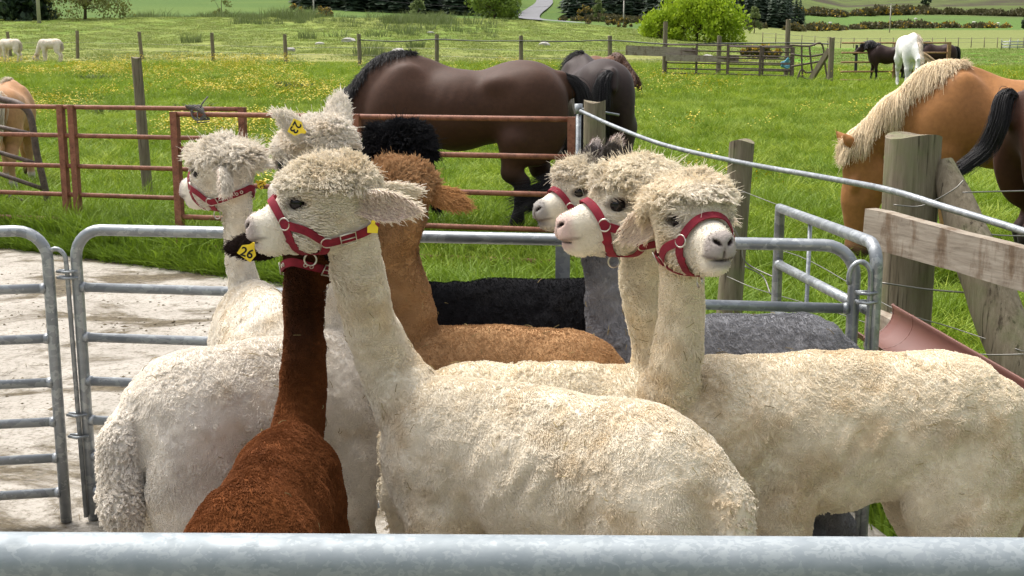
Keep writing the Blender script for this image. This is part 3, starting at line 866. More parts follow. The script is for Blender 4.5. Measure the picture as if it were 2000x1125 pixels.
    # keep the hair outside the neck
    flat = pts.reshape(-1, 3); dd = S.eval(flat); g = S.grad(flat); g /= np.linalg.norm(g, axis=1, keepdims=True) + 1e-9
    flat = flat + g * np.clip(.012 - dd, 0, .3)[:, None]; pts = flat.reshape(nm, K, 3) + rng.normal(0, .004, (nm, K, 3)) + (rng.normal(0, .02, (nm, 1, 3)) * (tt ** 2)[None, :, None])
    strands('mane', root, pts, mc * (.75 + .5 * rng.random((nm, 1))), M_MANE, sp.get('hr', .0021), sp.get('hr', .0021) * .4)
    # tail
    nt = sp.get('nt', 3600)
    path = dens([B(-.80, 0, 1.33)] + (sp['tailpts'] if 'tailpts' in sp else [B(*q) for q in sp.get('tail', [(-.92, 0, 1.22), (-.97, 0, .95), (-.95, 0, .6), (-.93, 0, .32)])]), 6)
    K = len(path); tt = np.linspace(0, 1, K)
    o = rng.normal(0, 1, (nt, 3)); wv = sp.get('tailw', .05) * s_ * (.35 + .9 * np.sin(np.clip(tt * 1.1, 0, 1) * 2.4))
    wild = vecnoise(o * .8 + 7, 8) * sp.get('tailwild', .06) * s_
    le = .55 + .5 * rng.random(nt)
    tl = le[:, None] * tt[None, :]; q = tl * (K - 1); i = q.astype(int).clip(0, K - 2); f = (q - i)[..., None]
    pts = path[i] * (1 - f) + path[i + 1] * f + o[:, None, :] * wv[None, :, None] * .6 + wild[:, None, :] * (tt ** 2)[None, :, None]
    tc = V3(*sp.get('tailcol', sp.get('hair', (.012, .010, .010))))
    strands('tail', root, pts, tc * (.75 + .5 * rng.random((nt, 1))), M_MANE, sp.get('hr', .0021), sp.get('hr', .0021) * .4)
    return root, S
# ---------------------------------------------------------------- terrain
_rk = np.log(np.array([11, 20, 33, 48, 80, 115, 150, 220, 300, 420, 550, 900, 1400, 3000.]))
_cols = np.array([-1500, 0, 600, 1000, 1250, 1450, 1620, 2000, 3500.])
_tab = np.array([
 [440, 257, 164, 125, 78, 42, 50, 42, 22, 0, -25, -70, -110, -112],
 [440, 257, 164, 125, 75, 40, 50, 42, 22, 0, -25, -70, -110, -112],
 [440, 257, 164, 125, 74, 35, 48, 42, 24, 2, -22, -70, -110, -112],
 [440, 257, 164, 126, 78, 41, 50, 46, 40, 15, -10, -60, -100, -105],
 [440, 257, 165, 128, 88, 60, 60, 56, 47, 20, -4, -45, -80, -85],
 [440, 257, 166, 130, 101, 86, 80, 71, 55, 35, 14, -22, -50, -55],
 [440, 257, 168, 133, 109, 99, 91, 80, 70, 56, 36, 16, 3, 5],
 [440, 257, 168, 133, 109, 99, 89, 76, 66, 55, 36, 0, -50, -60],
 [440, 257, 168, 133, 109, 99, 89, 76, 66, 55, 36, -10, -60, -70.]])
def yard_z(y): return np.interp(y, [-60, 0, 4.3, 9.5, 12], [.0, -.02, -.085, -.14, -.14])
def gz(x, y):
    x = np.asarray(x, float); y = np.asarray(y, float)
    r = np.hypot(x, y); yf = np.maximum(y, r * .5)
    px = 1000 + FPX * np.tan(np.clip(np.arctan2(x, np.maximum(y, 1e-3)), -.8, .8)) * .98
    lr = np.log(np.maximum(yf, 11))
    i = np.clip(np.searchsorted(_rk, lr) - 1, 0, len(_rk) - 2); t = np.clip((lr - _rk[i]) / (_rk[i + 1] - _rk[i]), 0, 1)
    c = np.clip(np.searchsorted(_cols, px) - 1, 0, len(_cols) - 2); u = np.clip((px - _cols[c]) / (_cols[c + 1] - _cols[c]), 0, 1)
    T = _tab
    yy = (T[c, i] * (1 - t) + T[c, i + 1] * t) * (1 - u) + (T[c + 1, i] * (1 - t) + T[c + 1, i + 1] * t) * u
    far = CAM_H + (100 - yy) / FPX * np.maximum(yf, 11)
    near = np.interp(yf, [0, 4.3, 9.0, 9.9, 11], [-.03, -.10, -.12, -.02, .05])
    w = sstep(10.5, 13, yf)
    return near * (1 - w) + far * w
def gzs(x, y): return float(gz(np.array([x]), np.array([y]))[0])
def bumps(x, y):
    p = np.stack([x, y, x * 0], 1); r = np.hypot(x, y)
    return (.035 * fbm(p * .9, 61, 2) * sstep(9.5, 12, y) + .10 * fbm(p * .28, 62, 3) * sstep(30, 60, r) + 1.2 * fbm(p * .012, 63, 3) * sstep(250, 700, r))
_bx = np.array([-9.0, -4.56, -1.82, 0, .75, 1.12, 1.35, 1.6]); _by = np.array([12.2, 11.0, 9.33, 7.6, 6.4, 5.2, 4.0, -2.0])
def in_yard(x, y, m=0.0):
    """signed: >0 inside the concrete yard"""
    yb = np.interp(x, _bx, _by); return yb - y - m
az = np.radians(np.concatenate([np.arange(-180, -34, 6.0), np.arange(-34, 34, .22), np.arange(34, 181, 6.0)]))
rr = np.exp(np.arange(math.log(.6), math.log(3000), .024))
A_, R_ = np.meshgrid(az, rr, indexing='ij')
GX, GY = (np.sin(A_) * R_).ravel(), (np.cos(A_) * R_).ravel()
GZ = gz(GX, GY) + bumps(GX, GY)
yd = in_yard(GX, GY)
ew = sstep(-.75, -.30, yd) * (GX < 1.7); GZ = GZ * (1 - ew) + (yard_z(GY) - .05) * ew
na, nr_ = len(az), len(rr)
ii, jj = np.meshgrid(np.arange(na - 1), np.arange(nr_ - 1), indexing='ij')
a0 = (ii * nr_ + jj).ravel()
GF = np.stack([a0, a0 + 1, a0 + nr_ + 1, a0 + nr_], 1)[:, ::-1]
GV = np.stack([GX, GY, GZ], 1)
GV = np.concatenate([GV, [[0, 0, -.06]]])
gpx = 1000 + FPX * np.tan(np.clip(np.arctan2(GX, np.maximum(GY, 1e-3)), -.8, .8)) * .98; gr = np.hypot(GX, GY)
gp3 = np.stack([GX, GY, GX * 0], 1)
n_big = fbm(gp3 * .05, 71, 3); n_mid = fbm(gp3 * .35, 72, 3); n_hill = fbm(gp3 * .010, 73, 3); n_h2 = fbm(gp3 * .035, 74, 3)
def blend(c, w, d): return c * (1 - w[:, None]) + np.asarray(d, float) * w[:, None]
col = np.tile(V3(.09, .15, .016), (len(GX), 1))
w = sstep(44, 50, gr + 3 * n_mid) * sstep(200, 130, gr)
col = blend(col, w, V3(.165, .215, .045)); col = blend(col, w * sstep(-.2, .4, n_mid) * .8, V3(.115, .185, .03)); col = blend(col, w * sstep(.0, .6, n_big) * .5, V3(.23, .235, .08)); col = blend(col, sstep(46, 49, gr) * sstep(66, 56, gr) * sstep(1500, 1400, gpx) * .6, V3(.26, .24, .10))
pad = sstep(55, 62, gr) * sstep(140, 128, gr) * sstep(1480, 1540, gpx); col = blend(col, pad, V3(.085, .22, .014))
col = blend(col, sstep(128, 140, gr) * sstep(1380, 1450, gpx), V3(.165, .19, .065))
wl = sstep(128, 140, gr) * sstep(1380, 1300, gpx); col = blend(col, wl, V3(.072, .125, .030)); col = blend(col, wl * sstep(-.2, .5, n_h2 + .4 * n_big) * .55, V3(.105, .155, .035))
col = blend(col, sstep(380, 400, gr) * sstep(1380, 1450, gpx), V3(.085, .15, .035))
col = blend(col, sstep(380, 400, gr) * sstep(1380, 1450, gpx) * sstep(-.05, .2, n_hill), V3(.075, .105, .035))
hillw = sstep(560, 600, gr) * sstep(1380, 1450, gpx)
col = blend(col, hillw, V3(.075, .10, .028)); col = blend(col, hillw * sstep(-.15, .2, n_hill + .6 * n_h2), V3(.052, .045, .030)); col = blend(col, hillw * sstep(.1, .4, n_h2) * .6, V3(.11, .15, .04))
me = mesh_np('ground', GV, GF); add_col(me, np.concatenate([col, [[.05, .1, .02]]]))
mg = NT('meadow_ground'); v = mg.coord('Object')
cc = mg.mix(1.0, mg.attr(), mg.ramp(mg.noise(v, 1.6, 8, .65), [(.28, (.62, .66, .55)), (.72, (1.22, 1.15, 1.05))]), 'MULTIPLY')
mg.set(Base_Color=cc, Roughness=.95, Specular_IOR_Level=.1); mg.bump(mg.noise(v, 2.2, 8, .7), .8, .12)
tag(link('ground', me, mg.m), kind='structure')

# concrete yard: a slab poured inside the boundary
yx = np.arange(-9, 1.62, .09); yt = np.linspace(0, 1, 90)
YX, YT = np.meshgrid(yx, yt, indexing='ij'); YB = np.interp(YX, _bx, _by) + .05 * vnoise(np.stack([YX.ravel() * 3, YX.ravel() * 0, YX.ravel() * 0], 1), 5).reshape(YX.shape)
YY = -3 + (YB + 3) * YT
YZ = yard_z(YY) + .008 * fbm(np.stack([YX.ravel() * 2, YY.ravel() * 2, YX.ravel() * 0], 1), 33, 3).reshape(YX.shape)
n0, n1 = YX.shape; k = np.arange(n0 * n1).reshape(n0, n1)
yf_ = np.stack([k[:-1, :-1].ravel(), k[1:, :-1].ravel(), k[1:, 1:].ravel(), k[:-1, 1:].ravel()], 1)
YV = np.stack([YX.ravel(), YY.ravel(), YZ.ravel()], 1)
edge = k[:, -1]; e2 = len(YV) + np.arange(n0); YV = np.concatenate([YV, YV[edge] - V3(0, 0, .12)])
yf_ = np.concatenate([yf_, np.stack([edge[:-1], edge[1:], e2[1:], e2[:-1]], 1)])
my = NT('dirty_concrete'); v = my.coord('Object'); vs_ = my.coord('Object', (.85, 1.15, 1))
base = my.ramp(my.noise(v, 3.0, 8, .62), [(.25, (.27, .245, .205)), (.5, (.355, .325, .278)), (.8, (.42, .39, .34))])
speck = my.ramp(my.noise(v, 42, 6, .7), [(.36, (.45, .42, .36)), (.50, (1, 1, 1))])
base = my.mix(.8, base, speck, 'MULTIPLY')
mudf = my.ramp(my.noise(vs_, 1.25, 9, .68, .6), [(.505, (0, 0, 0)), (.585, (1, 1, 1))])
crk = my.ramp(my.noise(my.coord('Object', (.9, 1.2, 1)), 6.5, 9, .75, .3), [(.56, (0, 0, 0)), (.64, (.75,) * 3)])
mudc = my.ramp(my.noise(v, 26, 6, .7), [(.3, (.045, .034, .020)), (.6, (.13, .105, .065)), (.8, (.26, .22, .14))])
c1 = my.mix(mudf, base, mudc); c1 = my.mix(crk, c1, mudc)
my.set(Base_Color=c1, Roughness=.88, Specular_IOR_Level=.25)
hb = my.mix(.5, my.noise(v, 40, 8, .75), mudf, 'ADD'); my.bump(hb, .55, .018)
tag(link('yard', mesh_np('yard', YV, yf_), my.m), kind='structure')
# crumbs of mud, dung and straw on the slab
mb = MB()
for i in range(4200):
    x = rng.uniform(-5, .4); y = rng.uniform(3.6, 9.8)
    if in_yard(x, y, .1) < 0: continue
    if fbm(np.array([[x * .8, y * 2.2, 0]]), 90, 3)[0] < .0 and rng.random() > .18: continue
    z = float(yard_z(y)); s = rng.uniform(.004, .014) * (1.7 if rng.random() < .05 else 1)
    if rng.random() < .35:
        a = rng.uniform(0, 3.14); d = V3(math.cos(a), math.sin(a), 0) * s * 3; w_ = V3(-d[1], d[0], 0) * .05
        mb.add([V3(x, y, z + .009) - d - w_, V3(x, y, z + .009) - d + w_, V3(x, y, z + .011) + d + w_, V3(x, y, z + .011) + d - w_], [(0, 1, 2, 3)])
    else:
        o = V3(x, y, z + s * .02); j = rng.uniform(.6, 1.3, 6)
        mb.add([o + V3(s * j[0], 0, 0), o + V3(0, s * j[1], 0), o - V3(s * j[2], 0, 0), o - V3(0, s * j[3], 0), o + V3(0, 0, s * .55 * j[4]), o - V3(0, 0, s * .6)],
               [(0, 1, 4), (1, 2, 4), (2, 3, 4), (3, 0, 4), (1, 0, 5), (2, 1, 5), (3, 2, 5), (0, 3, 5)])
mc_ = NT('mud_crumbs'); v = mc_.coord('Object')
mc_.set(Base_Color=mc_.ramp(mc_.noise(v, 9, 4), [(.3, (.05, .035, .02)), (.6, (.14, .11, .065)), (.75, (.30, .25, .14))]), Roughness=.95)
tag(mb.build('mud_crumbs', mc_.m), 'brown crumbs of mud, dung and straw strewn over the concrete yard', 'dirt', kind='stuff')

# ---------------------------------------------------------------- grass and flowers (instanced tufts)
def gn_scatter(name, protos, pts, rot, scl, which):
    """one object whose points carry rotation, scale and a tuft kind"""
    pc = bpy.data.collections.new(name + '_tufts')
    for i, (m_, mt) in enumerate(protos):
        m_.materials.append(mt); o = bpy.data.objects.new('%s_tuft_%02d' % (name, i), m_); pc.objects.link(o)
    me = bpy.data.meshes.new(name); me.vertices.add(len(pts)); me.vertices.foreach_set('co', np.asarray(pts, np.float32).ravel())
    a = me.attributes.new('rot', 'FLOAT_VECTOR', 'POINT'); a.data.foreach_set('vector', np.asarray(rot, np.float32).ravel())
    a = me.attributes.new('scl', 'FLOAT', 'POINT'); a.data.foreach_set('value', np.asarray(scl, np.float32))
    a = me.attributes.new('which', 'INT', 'POINT'); a.data.foreach_set('value', np.asarray(which, np.int32))
    o = bpy.data.objects.new(name, me); coll.objects.link(o)
    g = bpy.data.node_groups.new(name + '_scatter', 'GeometryNodeTree')
    g.interface.new_socket('Geometry', in_out='INPUT', socket_type='NodeSocketGeometry'); g.interface.new_socket('Geometry', in_out='OUTPUT', socket_type='NodeSocketGeometry')
    gi, go = g.nodes.new('NodeGroupInput'), g.nodes.new('NodeGroupOutput')
    ip = g.nodes.new('GeometryNodeInstanceOnPoints'); ci = g.nodes.new('GeometryNodeCollectionInfo')
    ci.inputs['Collection'].default_value = pc; ci.inputs['Separate Children'].default_value = True; ci.inputs['Reset Children'].default_value = True
    def at(nm, typ):
        n = g.nodes.new('GeometryNodeInputNamedAttribute'); n.data_type = typ; n.inputs['Name'].default_value = nm; return n.outputs['Attribute']
    e2r = g.nodes.new('FunctionNodeEulerToRotation')
    g.links.new(at('rot', 'FLOAT_VECTOR'), e2r.inputs[0]); g.links.new(e2r.outputs[0], ip.inputs['Rotation'])
    g.links.new(at('scl', 'FLOAT'), ip.inputs['Scale']); g.links.new(at('which', 'INT'), ip.inputs['Instance Index'])
    ip.inputs['Pick Instance'].default_value = True
    g.links.new(gi.outputs[0], ip.inputs['Points']); g.links.new(ci.outputs[0], ip.inputs['Instance'])
    g.links.new(ip.outputs[0], go.inputs[0])
    o.modifiers.new('scatter', 'NODES').node_group = g
    return o
def blade_tuft(n, rad, hmin, hmax, wid, lean, segs=3, seed=0):
    r_ = np.random.default_rng(seed); V = []; F = []
    for i in range(n):
        a = r_.uniform(0, 6.283); rr_ = rad * math.sqrt(r_.random()); b = V3(rr_ * math.cos(a), rr_ * math.sin(a), -.01)
        h_ = r_.uniform(hmin, hmax); la = a + r_.normal(0, .9); ld = V3(math.cos(la), math.sin(la), 0) * lean * h_ * r_.uniform(.3, 1.4)
        sa = r_.uniform(0, 6.283); sd = V3(math.cos(sa), math.sin(sa), 0) * wid * .5 * r_.uniform(.7, 1.3); o = len(V)
        for k in range(segs + 1):
            t = k / segs; c_ = b + V3(0, 0, h_ * (t - .25 * t * t * lean)) + ld * t * t
            if k < segs: V += [c_ - sd * (1 - t * .6), c_ + sd * (1 - t * .6)]
            else: V.append(c_)
        for k in range(segs - 1): F.append((o + 2 * k, o + 2 * k + 1, o + 2 * k + 3, o + 2 * k + 2))
        F.append((o + 2 * segs - 2, o + 2 * segs - 1, o + 2 * segs))
    return mesh_np('tuft', np.array(V), F)
def grass_mat(name, lo, hi, tip, trans=.35):
    m = NT(name); ge = m.n('ShaderNodeNewGeometry'); at_ = m.n('ShaderNodeAttribute'); at_.attribute_name = 'Col'
    pn = m.ramp(m.noise(ge.outputs['Position'], .5, 5, .62), [(.3, (0,) * 3), (.7, (1,) * 3)])
    c = m.mix(pn, lo, hi); c = m.mix(m.ramp(at_.outputs['Fac'], [(.35, (0, 0, 0)), (1, (.85,) * 3)]), c, tip)
    m.set(Base_Color=c, Roughness=.6, Specular_IOR_Level=.25)
    tr = m.n('ShaderNodeBsdfTranslucent'); m.l(c, tr.inputs['Color']); mx = m.n('ShaderNodeMixShader'); mx.inputs[0].default_value = trans
    m.l(m.b.outputs[0], mx.inputs[1]); m.l(tr.outputs[0], mx.inputs[2]); m.l(mx.outputs[0], m.t.nodes['Material Output'].inputs['Surface'])
    return m.m
M_GR = grass_mat('lush_grass', (.115, .195, .014), (.21, .30, .022), (.35, .42, .045))
M_GR2 = grass_mat('grazed_grass', (.14, .205, .03), (.21, .26, .06), (.30, .32, .10), .3)
M_RUSH = grass_mat('rush', (.11, .145, .045), (.145, .18, .065), (.19, .21, .085), .3)
def scatter_pts(n, y0, y1, px0=-150, px1=2150, accept=None):
    y = np.sqrt(rng.uniform(y0 ** 2, y1 ** 2, n)); px = rng.uniform(px0, px1, n); x = (px - 1000) / FPX * y * 1.0
    if accept is not None:
        k = accept(x, y); x, y = x[k], y[k]
    z = gz(x, y) + bumps(x, y); return np.stack([x, y, z], 1)
def patch(size, n, h0, h1, wid, lean, segs, seed, clump=.55, cs=5.0):
    """square of turf: blades gathered in clumps, each with its own shade"""
    r_ = np.random.default_rng(seed); xy = (r_.random((n * 2, 2)) - .5) * size
    cl = vnoise(np.stack([xy[:, 0] * cs, xy[:, 1] * cs, xy[:, 0] * 0 + seed], 1), seed); k = cl > (r_.random(n * 2) * 2 - 1) * 1.2 - .25; xy, cl = xy[k][:n], cl[k][:n]; n = len(xy)
    h_ = r_.uniform(h0, h1, n) * (1 + clump * cl); la = r_.uniform(0, 6.283, n) * .6 + 3 * vnoise(np.stack([xy[:, 0] * 2.5, xy[:, 1] * 2.5, xy[:, 0] * 0], 1), seed + 5)
    ld = np.stack([np.cos(la), np.sin(la), la * 0], 1) * (lean * h_ * r_.uniform(.3, 1.4, n))[:, None]
    sa = r_.uniform(0, 6.283, n); sd = np.stack([np.cos(sa), np.sin(sa), sa * 0], 1) * (wid * .5 * r_.uniform(.7, 1.3, n))[:, None]
    rows = []
    for q in range(segs + 1):
        t = q / segs; c_ = np.stack([xy[:, 0], xy[:, 1], -.02 + h_ * (t - .3 * t * t * min(lean, 1))], 1) + ld * t * t
        if q < segs: rows += [c_ - sd * (1 - t * .6), c_ + sd * (1 - t * .6)]
        else: rows.append(c_)
    V = np.stack(rows, 1); m_ = V.shape[1]; o = np.arange(n)[:, None] * m_; F = []
    for q in range(segs - 1): F.append(o + np.array([[2 * q, 2 * q + 1, 2 * q + 3, 2 * q + 2]]))
    T = o + np.array([[2 * segs - 2, 2 * segs - 1, 2 * segs]])
    faces = [tuple(f) for f in np.concatenate(F).tolist()] + [tuple(f) for f in T.tolist()] if F else [tuple(f) for f in T.tolist()]
    me = mesh_np('turf', V.reshape(-1, 3), faces)
    sh = np.clip(.5 + .35 * cl + r_.normal(0, .22, n), 0, 1); add_col(me, np.repeat(np.stack([sh, sh, sh], 1), m_, 0)); return me
def cells(size, y0, y1, accept=None, m=1.5):
    ys = np.arange(y0, y1, size) + size / 2; out = []
    for y in ys:
        hw = (y + size) * 1080 / FPX + m; xs = np.arange(-math.ceil(hw / size) * size, hw, size); out.append(np.stack([xs, np.full(len(xs), y)], 1))
    c_ = np.concatenate(out)
    if accept is not None: c_ = c_[accept(c_[:, 0], c_[:, 1])]
    z = lambda x, y: gz(x, y) + bumps(x, y)
    x, y = c_[:, 0], c_[:, 1]; e = size * .5; zz = .5 * z(x, y) + .125 * (z(x + e, y) + z(x - e, y) + z(x, y + e) + z(x, y - e))
    sx, sy = (z(x + e, y) - z(x - e, y)) / (2 * e), (z(x, y + e) - z(x, y - e)) / (2 * e)
    th = rng.integers(0, 4, len(x)) * math.pi / 2; rx, ry = np.arctan(sy), -np.arctan(sx)
    rot = np.stack([rx * np.cos(th) + ry * np.sin(th), -rx * np.sin(th) + ry * np.cos(th), th], 1)
    return np.stack([x, y, zz], 1), rot
def scat(name, lab, protos, P_, rot, scl=None, cat='grass'):
    k = len(P_); tag(gn_scatter(name, protos, P_, rot, np.ones(k) if scl is None else scl, rng.integers(0, len(protos), k)), lab, cat, kind='stuff')
off_slab = lambda x, y: (in_yard(x, y) < -.72) & (in_yard(x + .5, y) < -.5) & (in_yard(x - .5, y) < -.5)
p_, r_ = cells(1.0, 4.5, 27.5, off_slab)
scat('grass', 'lush green meadow grass covering the field', [(patch(1.12, 1150, .07, .19, .011, .9, 3, 100 + i), M_GR) for i in range(5)], p_, r_)
p_, r_ = cells(2.0, 27.5, 49.5)
scat('far_grass', 'green meadow grass in the back half of the horse field', [(patch(2.2, 1300, .08, .20, .022, .8, 2, 120 + i), M_GR) for i in range(4)], p_, r_)
p_, r_ = cells(4.0, 48, 124)
scat('pasture', 'pale grazed pasture grass on the rise behind the far fence', [(patch(4.3, 1500, .03, .13, .045, 1.0, 2, 140 + i, .9, 1.3), M_GR2) for i in range(5)], p_, r_)
# taller clumps standing out of the sward
pts = np.concatenate([scatter_pts(2600, 4, 13, accept=lambda x, y: in_yard(x, y) < -.1), scatter_pts(2200, 13, 30), scatter_pts(1400, 30, 48)])
tall = fbm(pts * .8, 81, 2); kq = tall > -.15; pts, tall = pts[kq], tall[kq]; k = len(pts)
scat('grass_clumps', 'taller dark green clumps of grass in the meadow', [(blade_tuft(34, .16, .12, .28, .011, .8, 3, 1), M_GR), (blade_tuft(30, .2, .12, .26, .012, 1.1, 3, 2), M_GR), (blade_tuft(26, .13, .16, .34, .010, .7, 3, 3), M_GR)],
     pts, np.stack([rng.normal(0, .12, k), rng.normal(0, .12, k), rng.uniform(0, 6.28, k)], 1), (.7 + .4 * rng.random(k)) * (1 + .5 * tall))
# rank grass hanging over the edge of the slab and along the fence
ex = rng.uniform(-9, 1.3, 5200); ey = np.interp(ex, _bx, _by) + np.abs(rng.normal(.0, .45, len(ex))) + .03
fx = rng.uniform(0, 1, 1500); fpx = .61 + fx * 1.25 + rng.normal(0, .16, 1500); fpy = 9.2 - fx * 4.6 + rng.normal(0, .2, 1500)
ex, ey = np.concatenate([ex, fpx]), np.concatenate([ey, fpy]); kq = (np.abs(ex) < ey * .5 + .8); nE = int(kq[:5200].sum()); ex, ey = ex[kq], ey[kq]
pe = np.stack([ex, ey, gz(ex, ey)], 1); ewp = sstep(-.75, -.30, in_yard(ex, ey)) * (ex < 1.7); pe[:, 2] = pe[:, 2] * (1 - ewp) + (yard_z(ey) - .02) * ewp
k = len(ex); sc_ = (.55 + .6 * rng.random(k)) * np.where(np.arange(k) < nE, .75, 1.0)
scat('edge_grass', 'long rank grass along the concrete edge and the fence foot', [(blade_tuft(30, .13, .16, .36, .012, .9, 4, 5), M_GR), (blade_tuft(24, .14, .12, .3, .012, 1.1, 4, 6), M_GR)],
     pe, np.stack([rng.normal(0, .15, k), rng.normal(0, .15, k), rng.uniform(0, 6.28, k)], 1), sc_)
# buttercups
def flower(seed):
    r_ = np.random.default_rng(seed); V = []; F = []
    for i in range(7):
        b = V3(r_.normal(0, .09), r_.normal(0, .09), 0); h_ = r_.uniform(.18, .32); o = len(V)
        c_ = b + V3(r_.normal(0, .02), r_.normal(0, .02), h_)
        for k in range(6): V.append(c_ + V3(.014 * math.cos(k * 1.047), .014 * math.sin(k * 1.047), .006))
        V.append(c_ + V3(0, 0, -.006)); F += [(o + k, o + (k + 1) % 6, o + 6) for k in range(6)]
    return mesh_np('flower', np.array(V), F)
M_BUT = mat_plain('buttercup', (.78, .60, .02), .35, 0, .5, .1); M_BUT.node_tree.nodes['Principled BSDF'].inputs['Emission Strength'].default_value = 0
def acc(x, y):
    pxx = 1000 + x / y * FPX; d = fbm(np.stack([x * .45, y * .30, x * 0], 1), 86, 3)
    dens_ = np.clip(.06 + d * 1.6, 0, 1) * (sstep(900, 500, pxx) * .95 + .10 + .25 * sstep(24, 30, y) * sstep(1700, 1500, pxx)) * sstep(11, 16, y)
    return rng.random(len(x)) < dens_
pb = np.concatenate([scatter_pts(19000, 11, 30, accept=acc), scatter_pts(16000, 30, 47, accept=acc)])
k = len(pb)
tag(gn_scatter('buttercups', [(flower(1), M_BUT), (flower(2), M_BUT), (flower(3), M_BUT)], pb, np.stack([rng.normal(0, .15, k), rng.normal(0, .15, k), rng.uniform(0, 6.28, k)], 1),
    (.8 + .4 * rng.random(k)) * np.interp(pb[:, 1], [11, 47], [.9, 1.35]), rng.integers(0, 3, k)), 'yellow buttercups scattered through the meadow', 'flowers', kind='stuff')

# ---------------------------------------------------------------- trees, shrubs, hedges
def leaf_mat(name, lo, hi, trans=.3):
    m = NT(name); ge = m.n('ShaderNodeNewGeometry')
    c = m.mix(m.ramp(m.noise(ge.outputs['Position'], 1.3, 4), [(.3, (0,) * 3), (.7, (1,) * 3)]), lo, hi)
    m.set(Base_Color=c, Roughness=.6, Specular_IOR_Level=.2)
    tr = m.n('ShaderNodeBsdfTranslucent'); m.l(c, tr.inputs['Color']); mx = m.n('ShaderNodeMixShader'); mx.inputs[0].default_value = trans
    m.l(m.b.outputs[0], mx.inputs[1]); m.l(tr.outputs[0], mx.inputs[2]); m.l(mx.outputs[0], m.t.nodes['Material Output'].inputs['Surface'])
    return m.m
M_BARK = mat_plain('bark', (.10, .075, .05), .9, 0, .2, .4, 20, .5, 40)
LEAF = dict(willow=leaf_mat('willow_leaves', (.20, .30, .012), (.36, .46, .03)), hawthorn=leaf_mat('hawthorn_leaves', (.09, .15, .02), (.18, .25, .04)),
            spruce=leaf_mat('spruce_needles', (.022, .040, .022), (.045, .070, .034), .12), elder=leaf_mat('elder_leaves', (.13, .17, .06), (.22, .26, .10)),
            thorn=leaf_mat('thorn_twigs', (.11, .13, .03), (.20, .20, .06)), gorse=leaf_mat('gorse_spines', (.07, .075, .03), (.13, .11, .05), .15),
            bloom=leaf_mat('gorse_bloom', (.40, .25, .02), (.50, .34, .04), .1))
def leaves_mesh(c, n, size, up=.3, r_=None):
    """c: (N,3) leaf positions -> small bent quads facing all ways"""
    r_ = r_ or rng; n = len(c); d = r_.normal(0, 1, (n, 3)); d[:, 2] = np.abs(d[:, 2]) * (1 + up); d /= np.linalg.norm(d, axis=1, keepdims=True)
    s = np.cross(d, r_.normal(0, 1, (n, 3))); s /= np.linalg.norm(s, axis=1, keepdims=True); L = size * (.6 + .8 * r_.random((n, 1)))
    V = np.stack([c, c + d * L * .5 + s * L * .3, c + d * L, c + d * L * .5 - s * L * .3], 1).reshape(-1, 3)
    return V, np.arange(4 * n).reshape(n, 4)
def tree(name, label, base, h_, rx, ry, mat, n=3500, lobes=26, size=.22, trunk=.12, feather=.0, low=.05, cat='tree', group=None, bloom=0):
    base = np.asarray(base, float); root = empty(name, base, label, cat, group)
    mb = MB(); mb.tube([base - V3(0, 0, .2), base + V3(.1, 0, h_ * .3), base + V3(.05, .1, h_ * .62)], [trunk, trunk * .75, trunk * .3], 7)
    L = []
    for i in range(lobes):
        a = rng.uniform(0, 6.283); t = rng.random() ** .8; zz = low + (1 - low) * t
        rad = math.sqrt(max(0, 1 - (zz * 1.02 - .25) ** 2 / .62)) * rng.uniform(.35, .95)
        c_ = base + V3(math.cos(a) * rx * rad, math.sin(a) * ry * rad, h_ * (zz * .86 + .04)); L.append((c_, rng.uniform(.14, .26) * min(rx, h_) * 1.15))
        if i % 3 == 0: mb.tube([base + V3(.05, .05, h_ * .22), (base + V3(0, 0, h_ * .4)) * .5 + c_ * .5, c_], [trunk * .45, trunk * .28, trunk * .1], 5)
    mb.build('trunk', M_BARK, root)
    C = []
    for c_, r0 in L:
        k = n // lobes; q = rng.normal(0, 1, (k, 3)); q /= np.linalg.norm(q, axis=1, keepdims=True); q *= (r0 * rng.random((k, 1)) ** .45)
        q[:, 2] *= 1 + feather; C.append(c_ + q)
    V, F = leaves_mesh(np.concatenate(C), n, size, .4 + feather)
    link('crown', mesh_np('crown', V, F), LEAF[mat], root)
    if bloom:
        cc_ = np.concatenate(C); cc_ = cc_[rng.random(len(cc_)) < bloom] + rng.normal(0, .05, 3); cc_[:, 2] += size * .4
        V, F = leaves_mesh(cc_, len(cc_), size * .8); link('blossom', mesh_np('blossom', V, F), LEAF['bloom'], root)
    return root
def G(px, r): x = (px - 1000) / FPX * r; return V3(x, r, gzs(x, r))
def conifer_mesh(seed, H=1.0):
    r_ = np.random.default_rng(seed); V = []; F = []
    for lv in range(15):
        t = lv / 15; z = H * (.06 + .94 * t); R0 = H * .21 * (1 - t) ** .8 + .008
        nb = int(12 - 6 * t); a0 = r_.uniform(0, 6.28)
        for b in range(nb):
            a = a0 + 6.283 * b / nb + r_.normal(0, .12); R1 = R0 * r_.uniform(.75, 1.2); d = V3(math.cos(a), math.sin(a), 0); s = V3(-d[1], d[0], 0)
            w_ = R1 * .42; dr = H * .035 * r_.uniform(.3, 1.6); o = len(V)
            V += [V3(0, 0, z + H * .035), d * R1 * .55 + s * w_ + V3(0, 0, z - dr * .4), d * R1 + V3(0, 0, z - dr), d * R1 * .55 - s * w_ + V3(0, 0, z - dr * .4), d * R1 * .5 + V3(0, 0, z + H * .012)]
            F += [(o, o + 4, o + 1), (o + 4, o + 2, o + 1), (o, o + 3, o + 4), (o + 4, o + 3, o + 2)]
    return mesh_np('conifer', np.array(V), F, False)
